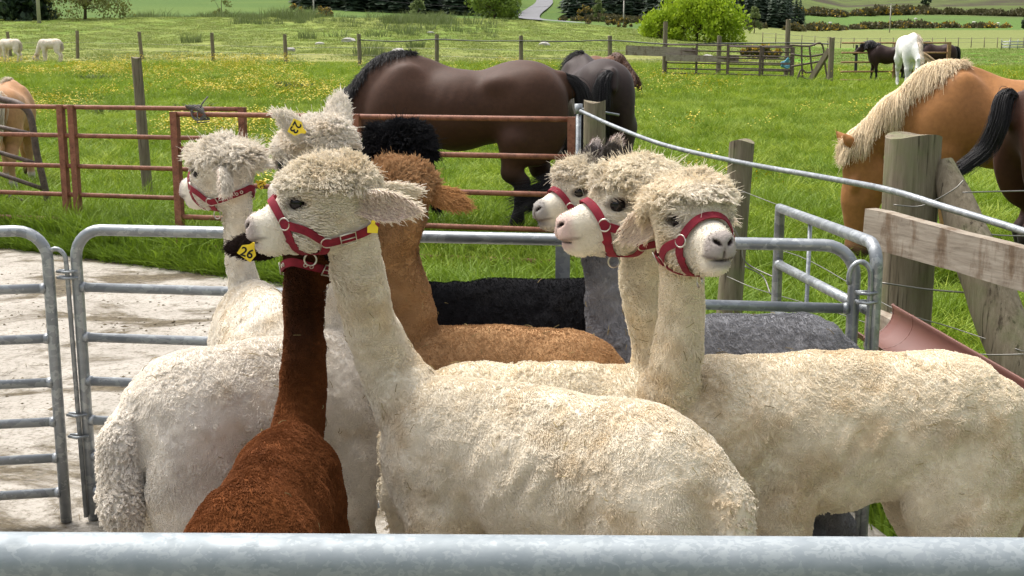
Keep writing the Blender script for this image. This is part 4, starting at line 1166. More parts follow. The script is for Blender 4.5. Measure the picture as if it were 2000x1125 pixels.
# plantation of conifers on the hillside
n_t = 900; px = rng.uniform(585, 1560, n_t); r_t = rng.uniform(330, 520, n_t)
k = ((px < 1000) | (px > 1098 + (r_t - 330) * .08)); k &= ~((px > 1480) & (r_t > 330 + (1560 - px) * 2.0)); px, r_t = px[k], r_t[k]
front = rng.uniform(590, 1545, 150); front = front[(front < 1005) | (front > 1100)]; px = np.concatenate([px, front]); r_t = np.concatenate([r_t, rng.uniform(312, 332, len(front))])
x_t = (px - 1000) / FPX * r_t; pt = np.stack([x_t, r_t, gz(x_t, r_t) - .5], 1)
hh = np.interp(px, [585, 640, 1400, 1560], [9, 13, 13.5, 8]) * rng.uniform(.75, 1.25, len(px))
tag(gn_scatter('conifer_plantation', [(conifer_mesh(i), LEAF['spruce']) for i in range(5)], pt, np.stack([px * 0, px * 0, rng.uniform(0, 6.28, len(px))], 1), hh, rng.integers(0, 5, len(px))),
    'dark conifer plantation covering the slope beyond the pasture', 'woodland', kind='stuff')
tree('willow_bush', 'big bright lime green willow bush behind the metal gates', G(1352, 98) - V3(0, 0, .3), 4.1, 4.1, 3.2, 'willow', 12000, 70, .26, .14, .35, .0)
tree('willow_bush', 'low lime green willow skirt left of the big bright bush', G(1283, 97) - V3(0, 0, .3), 2.1, 2.0, 1.8, 'willow', 3200, 26, .24, .08, .3, .0)
tree('hawthorn_bush', 'rounded mid green bush beside the winding road', G(966, 118), 3.6, 2.9, 2.5, 'hawthorn', 6000, 40, .24, .12, .2, .0)
tree('thorn_bush', 'sprawling bare-branched olive bush near the pale pole', G(185, 112), 4.2, 3.9, 2.8, 'thorn', 4200, 36, .22, .16, .1, .0)
tree('bare_bush', 'small pale bare bush on the skyline of the left field', G(445, 150), 4.0, 1.6, 1.5, 'thorn', 900, 14, .2, .08, .1, .1)
tree('pale_tree', 'small pale green tree in front of the dark plantation', G(820, 200), 3.6, 1.5, 1.5, 'elder', 2000, 18, .3, .1, .2, .1)
tree('pale_tree', 'pale green tree against the plantation above the grey wall', G(1165, 285), 5.2, 1.5, 1.5, 'elder', 1800, 18, .36, .1, .2, .1)
tree('pale_tree', 'round grey-green bush at the right end of the willow', G(1463, 240), 5.0, 1.7, 1.7, 'elder', 2000, 18, .36, .1, .2, .05)
tree('dark_bush', 'lone dark round bush at the edge of the far field', G(1996, 330), 5.6, 2.8, 2.6, 'spruce', 2600, 24, .5, .2, .1, .0)
tree('dark_bush', 'single dark bush high on the far hillside', G(1790, 700), 7.5, 3.2, 3.0, 'spruce', 1400, 14, .9, .2, .1, .0)
for q, (px_, r_, hh_, lab) in enumerate([(18, 116, 5.4, 'broad dark spruce at the field edge, beside a second spruce'), (70, 112, 5.8, 'dark spruce standing next to the pale pole'), (-30, 120, 6.2, 'dark spruce at the far end of the spruce row')]):
    b = G(px_, r_); root = empty('spruce_tree', b, lab, 'tree', 'spruces by the pole')
    mb = MB(); mb.tube([b - V3(0, 0, .2), b + V3(0, 0, hh_ * .8)], [.16, .03], 7); mb.build('trunk', M_BARK, root)
    C = []
    for lv in range(26):
        t = lv / 26; R0 = 2.5 * (1 - t) ** .75 + .15
        for b_ in range(int(10 - 5 * t)):
            a = rng.uniform(0, 6.28); u = np.linspace(.15, 1, 22); C.append(np.stack([b[0] + np.cos(a) * R0 * u, b[1] + np.sin(a) * R0 * u, b[2] + hh_ * (.05 + .95 * t) + .25 * u - .75 * u * u], 1) + rng.normal(0, .1, (22, 3)))
    V, F = leaves_mesh(np.concatenate(C), 0, .62, .1); link('crown', mesh_np('crown', V, F), LEAF['spruce'], root)
for px_, r_, hh_, wd, lab in [(588, 150, 2.2, 1.0, 'orange gorse bush at the foot of the plantation'), (645, 165, 2.0, 1.6, 'brownish gorse bush right of the wooden pole'), (1140, 225, 3.6, 1.7, 'gorse bush with deep orange bloom by the road'),
        (1205, 190, 1.3, 2.6, 'low line of gorse below the white pole'), (1478, 62, .5, 1.3, 'low yellow gorse behind the metal gates')]:
    tree('gorse_bush', lab, G(px_, r_), hh_, wd, wd * .8, 'gorse', 1500, 16, .22, .06, .0, .0, 'bush', None, .45)
# hedges of gorse and scrub along the far field edges
def bush_mesh(seed, yel):
    r_ = np.random.default_rng(seed); q = r_.normal(0, 1, (260, 3)); q /= np.linalg.norm(q, axis=1, keepdims=True); q *= np.array([.62, .62, .5]) * r_.random((260, 1)) ** .35; q[:, 2] = np.abs(q[:, 2])
    V, F = leaves_mesh(q, 0, .3, .3, r_); me = mesh_np('scrub', V, F); me.materials.append(LEAF['gorse']); 
    me.materials.append(LEAF['bloom']); me.polygons.foreach_set('material_index', (r_.random(len(F)) < yel).astype(np.int32)); return me
def hedge(name, lab, line, n, s0, s1, protos):
    t = np.sort(rng.random(n)) * (len(line) - 1); i = t.astype(int).clip(0, len(line) - 2); f = t - i; L = np.array(line, float)
    pxr = L[i] * (1 - f)[:, None] + L[i + 1] * f[:, None]; pxr[:, 0] += rng.normal(0, 3, n); pxr[:, 1] *= 1 + rng.normal(0, .012, n)
    x = (pxr[:, 0] - 1000) / FPX * pxr[:, 1]; p_ = np.stack([x, pxr[:, 1], gz(x, pxr[:, 1]) + bumps(x, pxr[:, 1]) - .2], 1)
    dense = fbm(np.stack([pxr[:, 0] * .05, pxr[:, 0] * 0, pxr[:, 0] * 0], 1), 97, 2)
    keep = dense > -.55
    tag(gn_scatter(name, protos, p_[keep], np.stack([0 * x, 0 * x, rng.uniform(0, 6.28, n)], 1)[keep], (rng.uniform(s0, s1, n) * (1 + .45 * dense))[keep], rng.integers(0, len(protos), n)[keep]), lab, 'hedge', kind='stuff')
class _NM:  # material already assigned
    pass
def gp(ys): 
    out = []
    for i, y_ in enumerate(ys):
        out.append((bush_mesh(40 + i + int(y_ * 100), y_), LEAF['gorse']))
    return out
hedge('gorse_hedge', 'dark scrubby hedge flecked with yellow gorse between the far fields', [(1540, 300), (1640, 385), (1760, 410), (1945, 405)], 230, 1.3, 3.2, gp([.0, .03, .12, .02, .35]))
hedge('gorse_bank', 'bank of yellow-brown gorse along the foot of the hill', [(1535, 500), (1640, 560), (1765, 580)], 200, 2.5, 5.2, gp([.08, .2, .22, .05]))
hedge('scrub_belt', 'purple-brown scrub belt along the upper hill field', [(1775, 590), (1880, 570), (2060, 560)], 130, 2.2, 5, gp([.0, .02, .0]))
hedge('stone_dyke_scrub', 'low brown scrub line below the plantation', [(1090, 300), (1300, 300), (1480, 300)], 130, 1.6, 2.8, gp([.0, .02, .0]))
rush_p = [(blade_tuft(46, .5, .25, .75, .035, .5, 2, 21), M_RUSH), (blade_tuft(40, .55, .2, .6, .035, .6, 2, 22), M_RUSH)]
nr = 380; pxr = np.concatenate([rng.uniform(270, 470, 110), rng.uniform(470, 640, 110), rng.uniform(755, 880, 90), rng.uniform(650, 1010, 70)]); rrr = np.concatenate([rng.uniform(118, 128, 110), rng.uniform(100, 120, 110), rng.uniform(102, 118, 90), rng.uniform(80, 122, 70)])
xr = (pxr - 1000) / FPX * rrr; prr = np.stack([xr, rrr, gz(xr, rrr) + bumps(xr, rrr)], 1)
tag(gn_scatter('rushes', rush_p, prr, np.stack([xr * 0, xr * 0, rng.uniform(0, 6.28, nr)], 1), rng.uniform(.5, 1.5, nr) * (1 + .6 * vnoise(prr * .25, 5)), rng.integers(0, 2, nr)), 'olive green rushes growing along the crest of the pasture', 'rushes', kind='stuff')
for px_, r_, s_, lab in [(727, 56, 1.0, 'big rush clump in the pasture right behind a fence post'), (608, 78, .8, 'rush clump halfway up the pasture left of the stones'), (385, 72, .9, 'low rush clump behind the left run of fence'), (815, 66, .7, 'small rush clump above the withers of the bay horse')]:
    b = G(px_, r_); m_ = blade_tuft(140, .75 * s_, .4 * s_, .9 * s_, .03, .35, 3, int(px_))
    for v_ in m_.vertices: v_.co += Vector(b)
    root = empty('rush_clump', b, lab, 'plant', 'rush clumps in the pasture'); link('leaves', m_, M_RUSH, root)
for px_, r_, s_, lab in [(212, 24.5, .30, 'dark dock plant in the buttercup meadow near the tall post'), (385, 25.5, .30, 'dark leafy dock in the buttercups behind the rusty gates'), (580, 32, .36, 'dark nettle patch at the back of the buttercup meadow'), (200, 36, .34, 'dark green weed clump near the far alpacas')]:
    b = G(px_, r_); m_ = blade_tuft(90, s_ * 1.2, .10 * s_ / .3, .26 * s_ / .3, .05, 1.1, 3, int(px_) + 1)
    for v_ in m_.vertices: v_.co += Vector(b)
    root = empty('dock_plant', b, lab, 'plant', 'dark weeds in the meadow'); link('leaves', m_, LEAF['hawthorn'] if 0 else M_RUSH, root)
# stones in the pasture
M_STONE = mat_plain('grey_stone', (.42, .40, .37), .9, 0, .3, .3, 12, .5, 30)
for i, (px_, r_, s_) in enumerate([(687, 74, .34), (632, 70, .2), (1062, 72, .28), (574, 62, .22), (783, 62, .24), (1374, 60, .3), (770, 60, .16), (845, 88, .2)]):
    b = G(px_, r_); bm = bmesh.new(); bmesh.ops.create_icosphere(bm, subdivisions=2, radius=s_)
    for v_ in bm.verts:
        q = np.array(v_.co); v_.co = Vector(b + q * (1 + .35 * vnoise(q[None] * 4 + i, 3)[0]) * V3(1.3, 1, .6) + V3(0, 0, s_ * .2))
    m_ = bpy.data.meshes.new('stone'); bm.to_mesh(m_); bm.free()
    tag(link('stone', m_, M_STONE), 'pale grey stone half sunk in the grazed pasture', 'stone', 'stones in the pasture')
# road winding up between the trees
M_ROAD = mat_plain('road_asphalt', (.16, .16, .165), .85, 0, .3, .2, .5)
rp = [(1135, 215, 1.6), (1092, 240, 1.7), (1050, 262, 2.2), (1033, 300, 2.6), (1036, 340, 2.8), (1052, 400, 3), (1062, 460, 3), (1052, 540, 3)]
ctr = dens([V3((a - 1000) / FPX * b, b, 0) for a, b, _ in rp], 8); wd = np.interp(np.linspace(0, len(rp) - 1, len(ctr)), range(len(rp)), [q[2] for q in rp])
V = []; F = []
for i, c_ in enumerate(ctr):
    t = unit(ctr[min(i + 1, len(ctr) - 1)] - ctr[max(i - 1, 0)]); s = V3(t[1], -t[0], 0)
    for k in (-1, -.33, .33, 1):
        q = c_ + s * k * wd[i]; V.append(V3(q[0], q[1], gzs(q[0], q[1]) + .45))
for i in range(len(ctr) - 1):
    for k in range(3): F.append((i * 4 + k, i * 4 + k + 1, i * 4 + 5 + k, i * 4 + 4 + k))
tag(link('road', mesh_np('road', V, F), M_ROAD), kind='structure')
# far poles and wires
M_POLE = mat_plain('weathered_pole', (.40, .37, .32), .8); M_WIRE = mat_plain('dark_wire', (.03, .03, .03), .6)
def pole(px_, r_, h_, rad, lab, arm=0):
    b = G(px_, r_); root = empty('utility_pole', b, lab, 'pole', None); mb = MB(); mb.tube([b - V3(0, 0, .5), b + V3(0, 0, h_)], [rad, rad * .8], 8); mb.build('post', M_POLE, root)
    for k in range(arm):
        mb = MB(); mb.box(b + V3(0, -rad, h_ * (.78 if arm == 1 else (.97 - .14 * k))), (h_ * (.11 - .03 * k), 0, 0), (0, .06, 0), (0, 0, .07)); mb.build('crossarm', M_POLE, root)
    return b + V3(0, 0, h_)
t1 = pole(622, 225, 5.2, .14, 'pale utility pole with crossarm in front of the plantation', 1)
t2 = pole(1213, 215, 4.4, .12, 'white utility pole left of the lime green bush')
t3 = pole(1722, 330, 7.4, .16, 'utility pole with two crossarms in the far right field', 2)
pole(97, 106, 7.5, .17, 'thick pale wooden pole beside the dark spruces')
def wire(name, lab, a, b, sag, r_=.012):
    mb = MB(); mb.tube([a * (1 - t) + b * t - V3(0, 0, sag * 4 * t * (1 - t)) for t in np.linspace(0, 1, 17)], r_, 5); return tag(mb.build(name, M_WIRE), lab, 'wire')
wire('power_line', 'thin overhead line from the crossarm pole across the plantation', t1, t2, 2.0, .02); wire('power_line', 'thin overhead line running from the white pole to the far pole', t2, t3, 2.5, .022)
# sheep on the far hill field
M_SHEEP = mat_plain('sheep_wool', (.62, .59, .52), .95)
for i, (px_, r_) in enumerate([(1608, 430), (1665, 425), (1706, 455), (1790, 440), (1800, 446), (1882, 455), (1929, 440), (1770, 500)]):
    b = G(px_, r_); S = SDF(); d = 1 if i % 2 else -1
    S.ell(b + V3(0, 0, .75), V3(.62, .32, .36), None, .05); S.ell(b + V3(d * .7, 0, .85), V3(.2, .13, .15), None, .08)
    for sx in (-.35, .35):
        for sy in (-.15, .15): S.cone(b + V3(sx, sy, .6), b + V3(sx, sy, 0), .08, .06, .04)
    V, F = S.mesh(.09); root = empty('sheep', b, 'tiny white sheep grazing on the far hill field', 'sheep', 'sheep on the far hill'); link('body', mesh_np('body', V, F), M_SHEEP, root)
# ---------------------------------------------------------------- gates, hurdles, posts
def rust_mat(name, a, b, c):
    m = NT(name); v = m.coord('Object')
    col = m.ramp(m.noise(v, 14, 8, .7), [(.28, a), (.5, b), (.72, c)]); sp_ = m.ramp(m.noise(v, 55, 5, .7), [(.34, (.25, .2, .16)), (.45, (1, 1, 1))])
    m.set(Base_Color=m.mix(.75, col, sp_, 'MULTIPLY'), Roughness=.62, Specular_IOR_Level=.35); m.bump(m.noise(v, 70, 5), .4, .003); return m.m
M_RED = rust_mat('red_oxide_paint', (.11, .045, .024), (.215, .080, .042), (.30, .135, .08))
M_OLD = rust_mat('old_brown_steel', (.05, .035, .028), (.10, .07, .055), (.17, .13, .10))
M_YEL = rust_mat('rusty_ochre_steel', (.14, .08, .03), (.28, .16, .07), (.40, .26, .13))
def galv(name, lo, hi, patch, scale=26, rough=.42, metal=.55, pw=.6):
    m = NT(name); v = m.coord('Object', (.7, 1, 1))
    vo = m.n('ShaderNodeTexVoronoi'); vo.inputs['Scale'].default_value = scale; vo.feature = 'F1'; vo.distance = 'MANHATTAN'
    dn = m.n('ShaderNodeVectorMath', operation='ADD'); nz = m.n('ShaderNodeTexNoise'); nz.inputs['Scale'].default_value = scale * .8; m.l(v, nz.inputs['Vector'])
    sc_ = m.n('ShaderNodeVectorMath', operation='SCALE'); sc_.inputs['Scale'].default_value = .045; m.l(nz.outputs['Color'], sc_.inputs[0]); m.l(v, dn.inputs[0]); m.l(sc_.outputs[0], dn.inputs[1]); m.l(dn.outputs[0], vo.inputs['Vector'])
    sx = m.n('ShaderNodeSeparateColor'); m.l(vo.outputs['Color'], sx.inputs[0])
    c = m.ramp(m.noise(v, scale * .35, 6, .6), [(.3, lo), (.7, hi)])
    c = m.mix(m.ramp(sx.outputs[0], [(.60, (0, 0, 0)), (.72, (pw,) * 3)]), c, patch)
    m.set(Base_Color=c, Metallic=metal, Roughness=m.ramp(m.noise(v, 60, 4), [(.3, (rough - .1,) * 3), (.7, (rough + .15,) * 3)])); m.bump(m.noise(v, 90, 4), .12, .002); return m.m
M_GALV = galv('galvanised_tube', (.19, .205, .215), (.30, .315, .325), (.40, .42, .42), 45, .40, .6)
M_GALVN = galv('spangled_galvanised_rail', (.19, .22, .235), (.265, .295, .31), (.42, .45, .45), 110, .55, .25, .26)
def wood_mat(name, a, b, c, green=0.0):
    m = NT(name); v = m.coord('Object', (1, 1, .09)); v0 = m.coord('Object')
    col = m.ramp(m.noise(v, 42, 7, .65, .4), [(.25, a), (.5, b), (.78, c)])
    cr = m.ramp(m.noise(m.coord('Object', (1, 1, .05)), 48, 5, .6), [(.33, (.16, .14, .12)), (.42, (1, 1, 1))])
    col = m.mix(.8, col, cr, 'MULTIPLY')
    if green: col = m.mix(m.ramp(m.noise(v0, 7, 5), [(.48, (0,) * 3), (.66, (green,) * 3)]), col, (.13, .16, .06))
    m.set(Base_Color=col, Roughness=.88, Specular_IOR_Level=.2); m.bump(m.noise(v, 60, 7, .65), .6, .008); return m.m
M_POST = wood_mat('weathered_post', (.10, .08, .053), (.185, .152, .105), (.27, .23, .168), .4)
def plank_mat():
    m = NT('rough_sawn_board'); v = m.coord('Object', (.12, .12, 1)); v0 = m.coord('Object')
    col = m.ramp(m.noise(v, 48, 7, .65, .5), [(.25, (.17, .138, .105)), (.5, (.285, .243, .19)), (.8, (.40, .355, .29))])
    st = m.ramp(m.noise(m.coord('Object', (1, 1, .35)), 9, 6, .7), [(.36, (.45, .33, .24)), (.5, (1, 1, 1))])
    m.set(Base_Color=m.mix(.8, col, st, 'MULTIPLY'), Roughness=.85, Specular_IOR_Level=.2); m.bump(m.noise(v, 60, 6), .45, .004); return m.m
M_BOARD = plank_mat()
M_TWINE = mat_plain('grey_twine', (.12, .11, .10), .9); M_BLUE = mat_plain('blue_rope', (.10, .32, .40), .8)
M_CABLE = mat_plain('black_cable', (.012, .012, .013), .5)

def gate(name, label, A, B, rails, stiles, rr, mat, group=None, flat=0, cat='gate', jitter=0.0, sr=None, zl=None):
    """A, B: foot points of the two ends; rails: heights; stiles: fractions along"""
    A, B = np.asarray(A, float), np.asarray(B, float); root = empty(name, (A + B) / 2, label, cat, group); d = unit(B - A)
    top, bot = max(rails), min(rails)
    for z in rails:
        mb = MB(); m_ = 9; j = vecnoise(np.stack([np.linspace(0, 2, m_) + z * 3, np.full(m_, z), np.zeros(m_)], 1), 4) * jitter
        mb.tube([A * (1 - t) + B * t + V3(0, 0, z) + j[i] for i, t in enumerate(np.linspace(0, 1, m_))], rr, 10); mb.build('rail', mat, root)
    for f in stiles:
        p = A * (1 - f) + B * f; mb = MB(); o = V3(0, -rr * .6, 0) if 0 < f < 1 else V3(0, 0, 0)
        zt = top + rr * .9; zb = (bot - rr) if zl is None else zl
        if flat: mb.box(p + V3(0, 0, (zt + zb) / 2) + o, d * flat, np.cross(d, [0, 0, 1]) * flat, (0, 0, (zt - zb) / 2))
        else: mb.tube([p + V3(0, 0, zb) + o, p + V3(0, 0, zt) + o], sr or rr, 10)
        mb.build('stile', mat, root)
    return root
def foot(px, py, Y, z=None):
    p = P(px, py, Y); return V3(p[0], Y, (gzs(p[0], Y) if z is None else z))
# red gates tied together with twine across the field opening
aL, aR = foot(-120, 420, 11.6, .0), foot(482, 440, 10.75, .0)
zt = P(240, 210, 11.1)[2]
gate('field_gate', 'red oxide field gate on the left, tied with twine to a second red gate', aL, aR, [zt, zt - .255, zt - .53, zt - .79, zt - 1.02], [.44, .4755, 1.0], .021, M_RED, 'red field gates', .028)
bL, bR = foot(352, 440, 10.25, -.02), foot(1115, 500, 9.42, -.02)
zt2 = P(735, 223, 9.82)[2]
gate('field_gate', 'red oxide field gate in the middle, in front of the bay horse', bL, bR, [zt2, zt2 - .285, zt2 - .575, zt2 - .85, zt2 - 1.10], [0, .455, .478, 1.0], .0215, M_RED, 'red field gates', .030)
tw = empty('twine_tie', P(386, 222, 10.2), 'knotted grey twine tying the two red gates together', 'twine'); 
mb = MB(); q0 = P(386, 220, 10.18)
for i in range(5): mb.tube([q0 + V3(.05 * math.cos(a + i) * (1 + .2 * i % 2), .035 * math.sin(a * 1.0), .06 * math.sin(a + i * .7)) for a in np.linspace(0, 6.28, 14)], .006, 6)
mb.tube([q0, q0 + V3(.05, -.02, .08), q0 + V3(.09, 0, .13)], .006, 6); mb.tube([q0, q0 + V3(.0, -.03, -.08), q0 + V3(.10, -.03, -.07)], .006, 6); mb.build('knot', M_TWINE, tw)
# bent tube of an old ring feeder, left
fr_ = empty('feeder_frame', foot(60, 400, 11.9), 'old brown bent tube feeder frame in front of the left pony', 'feeder')
mb = MB(); mb.tube(dens([P(-60, 178, 12.2), P(0, 193, 12.1), P(40, 205, 12.0), P(60, 230, 12.0), P(72, 300, 12.0), P(84, 350, 12.0), P(100, 425, 12.0)], 6), .034, 10); mb.build('hoop', M_OLD, fr_)
for y0, x1, y1 in ((248, 62, 262), (298, 72, 320), (340, 82, 368), (378, 92, 408)):
    mb = MB(); mb.tube([P(-80, y0 - 22, 12.4), P(0, y0, 12.2), P(x1, y1, 12.0)], .022, 8); mb.build('bar', M_OLD, fr_)

# posts ---------------------------------------------------------
def post(name, label, b, h_, r0, mat=M_POST, lean=(0, 0), group=None, n=18, parent=None, under=.25):
    b = np.asarray(b, float); V = []; F = []; rows = 14; sd = b[0] * 7 + b[1] * 3
    for i in range(rows):
        t = i / (rows - 1); z = -under + (h_ + under) * t; c_ = b + V3(lean[0] * t, lean[1] * t, z)
        for k in range(n):
            a = 6.2832 * k / n; w_ = r0 * (1.03 - .06 * t) * (1 + .05 * vnoise(np.array([[math.cos(a) * 1.6 + sd, math.sin(a) * 1.6, z * 1.5]]), 3)[0])
            V.append(c_ + V3(math.cos(a) * w_, math.sin(a) * w_, .012 * math.cos(a * 2 + sd) if i == rows - 1 else 0))
    for i in range(rows - 1):
        for k in range(n): F.append((i * n + k, i * n + (k + 1) % n, (i + 1) * n + (k + 1) % n, (i + 1) * n + k))
    F.append(tuple((rows - 1) * n + k for k in range(n)))
    mb = MB(); mb.add(V, F[:-1], True); mb.add([V[q] for q in F[-1]], [tuple(range(n))], False)
    o = mb.build(name, mat, parent)
    if label: tag(o, label, 'post', group)
    return o
def post_at(label, pxt, yt, Y, wpx, h_extra=0, group=None, lean=(0, 0)):
    t = P(pxt, yt, Y); x = t[0]; g_ = gzs(x, Y); return post('wooden_post', label, V3(x - lean[0], Y, g_), t[2] - g_, wpx * Y / FPX / 2, lean=lean, group=group)
post_at('tall round wooden post standing in the buttercups behind the left red gate', 266, 112, 12.9, 20, lean=(-.05, 0))
post_at('round gate post with bolts through it, right of the middle red gate', 1162, 198, 9.2, 44)
post_at('round fence post beside the loose netting, behind the end hurdle', 1449, 276, 6.9, 50, lean=(.06, 0))
post_at('thick round strainer post with a sawn flat top and a slanting strut', 1785, 265, 5.25, 108)
# galvanised hanging post with cap and eye bolts
gp_ = empty('gate_hanger', foot(1130, 500, 9.36, -.1), 'slim galvanised hanger tube with a capped top between red gate and gate post', 'post'); q0 = P(1130, 212, 9.36)
mb = MB(); mb.tube([V3(q0[0], 9.36, -.15), q0], .02, 12); mb.build('tube', M_GALV, gp_)
mb = MB(); mb.tube([q0 - V3(0, 0, .04), q0 + V3(0, 0, .035)], .03, 12); mb.build('cap', M_GALV, gp_)
mb = MB(); mb.tube([q0, q0 + V3(.09, -.10, -.005), q0 + V3(.30, -.06, -.045)], .009, 8); mb.build('bolt', M_GALV, gp_)
# steel rope rail along the fence
mb = MB(); mb.tube(dens([P(1134, 217, 9.1), P(1200, 247, 8.4), P(1300, 284, 7.7), P(1450, 318, 6.72), P(1600, 345, 5.9), P(1735, 371, 5.04), P(1850, 406, 4.72), P(2000, 452, 4.35), P(2200, 520, 3.9)], 8), .0135, 10)
tag(mb.build('tube_rail', M_GALV), 'grey steel tube rail sagging from the gate post down past the fence posts', 'rail')
# sawn boards on the fence
def board(name, label, A, B, hz, th, mat=M_BOARD, cat='board'):
    A, B = np.asarray(A, float), np.asarray(B, float); d = B - A; L = np.linalg.norm(d); u = d / L; s = unit(np.cross(u, [0, 0, 1])); up = np.cross(s, u); V = []; F = []; m_ = 12
    for i in range(m_):
        t = i / (m_ - 1); j = .006 * vnoise(np.array([[t * 9, A[0], hz]]), 6)[0]
        for a, b in ((-1, -1), (1, -1), (1, 1), (-1, 1)): V.append(A + d * t + s * a * th / 2 + up * (b * hz / 2 + (j if b > 0 else -j)))
    for i in range(m_ - 1):
        for k in range(4): F.append((i * 4 + k, i * 4 + (k + 1) % 4, i * 4 + 4 + (k + 1) % 4, i * 4 + 4 + k))
    F += [(3, 2, 1, 0), tuple((m_ - 1) * 4 + k for k in range(4))]
    mb = MB(); mb.add(V, F); o = mb.build(name, mat); return tag(o, label, cat)
board('wooden_board', 'rough sawn timber board nailed across the strainer post', P(1697, 442, 5.02), P(2150, 565, 3.95), .150, .055)
board('wooden_board', 'lower timber board carrying the plastic trough', P(1700, 640, 4.86), P(2100, 850, 3.50), .16, .05)
# slanting strut log
S_A, S_B = P(1838, 318, 5.22), P(2012, 770, 4.75)
V = []; F = []; n = 16
for i, t in enumerate(np.linspace(0, 1, 14)):
    c_ = S_A * (1 - t) + S_B * t; d_ = unit(S_B - S_A); a_ = unit(np.cross(d_, [0, 1, 0])); b_ = np.cross(d_, a_); w_ = .05 + .05 * min(1, t * 2.2)
    for k in range(n):
        an = 6.2832 * k / n; w2 = w_ * (1 + .09 * vnoise(np.array([[math.cos(an) * 2, math.sin(an) * 2, t * 6]]), 8)[0]); V.append(c_ + (a_ * math.cos(an) + b_ * math.sin(an)) * w2)
for i in range(13):
    for k in range(n): F.append((i * n + k, i * n + (k + 1) % n, (i + 1) * n + (k + 1) % n, (i + 1) * n + k))
F.append(tuple(range(n)))
mb = MB(); mb.add(V, F[:-1], True); mb.add([V[q] for q in range(n)], [tuple(range(n))]); tag(mb.build('strut_log', M_POST), 'knotty log strut slanting against the thick strainer post', 'strut')
# half-round plastic trough
M_GUT = mat_plain('brown_plastic', (.15, .060, .043), .5, 0, .5, .2, 5)
gA, gB = P(1700, 618, 4.62), P(2110, 872, 3.25); d_ = unit(gB - gA); s_ = unit(np.cross(d_, [0, 0, 1])); V = []; F = []; m_, n = 20, 15
if s_[0] > 0: s_ = -s_
s_ = unit(s_ - V3(0, 0, .42)); dn_ = unit(np.cross(d_, s_)); dn_ = dn_ if dn_[2] < 0 else -dn_
for lay, R0 in ((0, .100), (1, .094)):
    for i in range(m_):
        c_ = gA * (1 - i / (m_ - 1)) + gB * i / (m_ - 1)
        for k in range(n):
            an = -.1 + (math.pi + .2) * k / (n - 1); V.append(c_ + s_ * math.cos(an) * R0 + dn_ * math.sin(an) * R0 * .8)
for lay in (0, 1):
    o = lay * m_ * n
    for i in range(m_ - 1):
        for k in range(n - 1):
            q = (o + i * n + k, o + i * n + k + 1, o + (i + 1) * n + k + 1, o + (i + 1) * n + k); F.append(q if lay else q[::-1])
for i in range(m_ - 1):
    for k in (0, n - 1): F.append((i * n + k, (i + 1) * n + k, m_ * n + (i + 1) * n + k, m_ * n + i * n + k))
for k in range(n - 1): F.append((k, k + 1, m_ * n + k + 1, m_ * n + k))
tr_ = empty('feed_trough', gA, 'reddish brown half-round plastic trough fixed to the lower board', 'trough'); mb = MB(); mb.add(V, F, True); mb.build('channel', M_GUT, tr_)
for f in (.0, .12): 
    c_ = gA * (1 - f) + gB * f; mb = MB(); mb.tube([c_ + s_ * math.cos(an) * .098 + dn_ * math.sin(an) * .079 for an in np.linspace(-.1, math.pi + .1, 14)], .006, 6); mb.build('bead', M_GUT, tr_)

# hurdles -------------------------------------------------------
RZ = [.0, .205, .385, .545, .69, .825, .955]         # rail drops below the top rail
def hurdle(label, A, B, top, legs=.06, corner=.10, r0=.0185, mid=(), mat=None, corners=(1, 1), nrails=7, group='galvanised hurdles of the pen', stretch=1.0):
    mat = mat or M_GALV; A, B = np.asarray(A, float), np.asarray(B, float); root = empty('hurdle', (A + B) / 2, label, 'hurdle', group); d = unit(B - A); L = np.linalg.norm(B - A)
    pts = [A]
    def arc(c_, s0, e0): return [c_ + s0 * math.cos(a) + e0 * math.sin(a) for a in np.linspace(0, math.pi / 2, 8)]
    zt = V3(0, 0, top); cz = V3(0, 0, corner)
    pts = [A, A + V3(0, 0, top * .5)] + (arc(A + zt - cz + d * corner, -d * corner, cz) if corners[0] else [A + zt]) + (arc(B + zt - cz - d * corner, cz, d * corner) if corners[1] else [B + zt]) + [B + V3(0, 0, top * .5), B]
    mb = MB(); mb.tube(pts, r0 * 1.08, 14); mb.build('frame', mat, root)
    for k in range(1, nrails):
        z = top - RZ[k] * stretch; mb = MB(); mb.tube([A + V3(0, 0, z), B + V3(0, 0, z)], r0 * .92, 12); mb.build('rail', mat, root)
        for e in (A, B):
            mb = MB(); s = d if e is A else -d; mb.tube([e + V3(0, 0, z) + s * r0 * .7, e + V3(0, 0, z) + s * r0 * 1.7], [r0 * 1.16, r0 * .95], 10); mb.build('weld', mat, root)
    for f in mid:
        p = A * (1 - f) + B * f; mb = MB(); mb.box(p + V3(0, -r0 * 1.02, top * .5), d * .024, (0, .004, 0), (0, 0, top * .5 - .02)); mb.build('upright', mat, root)
    return root
mA = V3(P(162, 700, 4.27)[0], 4.27, -.075); mB = V3(P(1668, 560, 3.90)[0], 3.90, -.075)
hurdle('long galvanised hurdle across the back of the pen, behind the black alpaca', mA, mB, 1.065, mid=(.645,))
lB = V3(P(107, 700, 4.25)[0], 4.25, -.075); lA = lB + V3(-1.75, -.32, .0)
hurdle('galvanised hurdle on the left standing on the dirty concrete', lA, lB, 1.065)
rB = V3(1.155, 3.86, -.075); rA = V3(P(1521, 520, 4.80)[0], 4.82, -.08)
hurdle('galvanised hurdle running away along the wooden fence, hole in its corner', rA, rB, 1.075, corners=(0, 1), corner=.07, r0=.019, stretch=1.08)
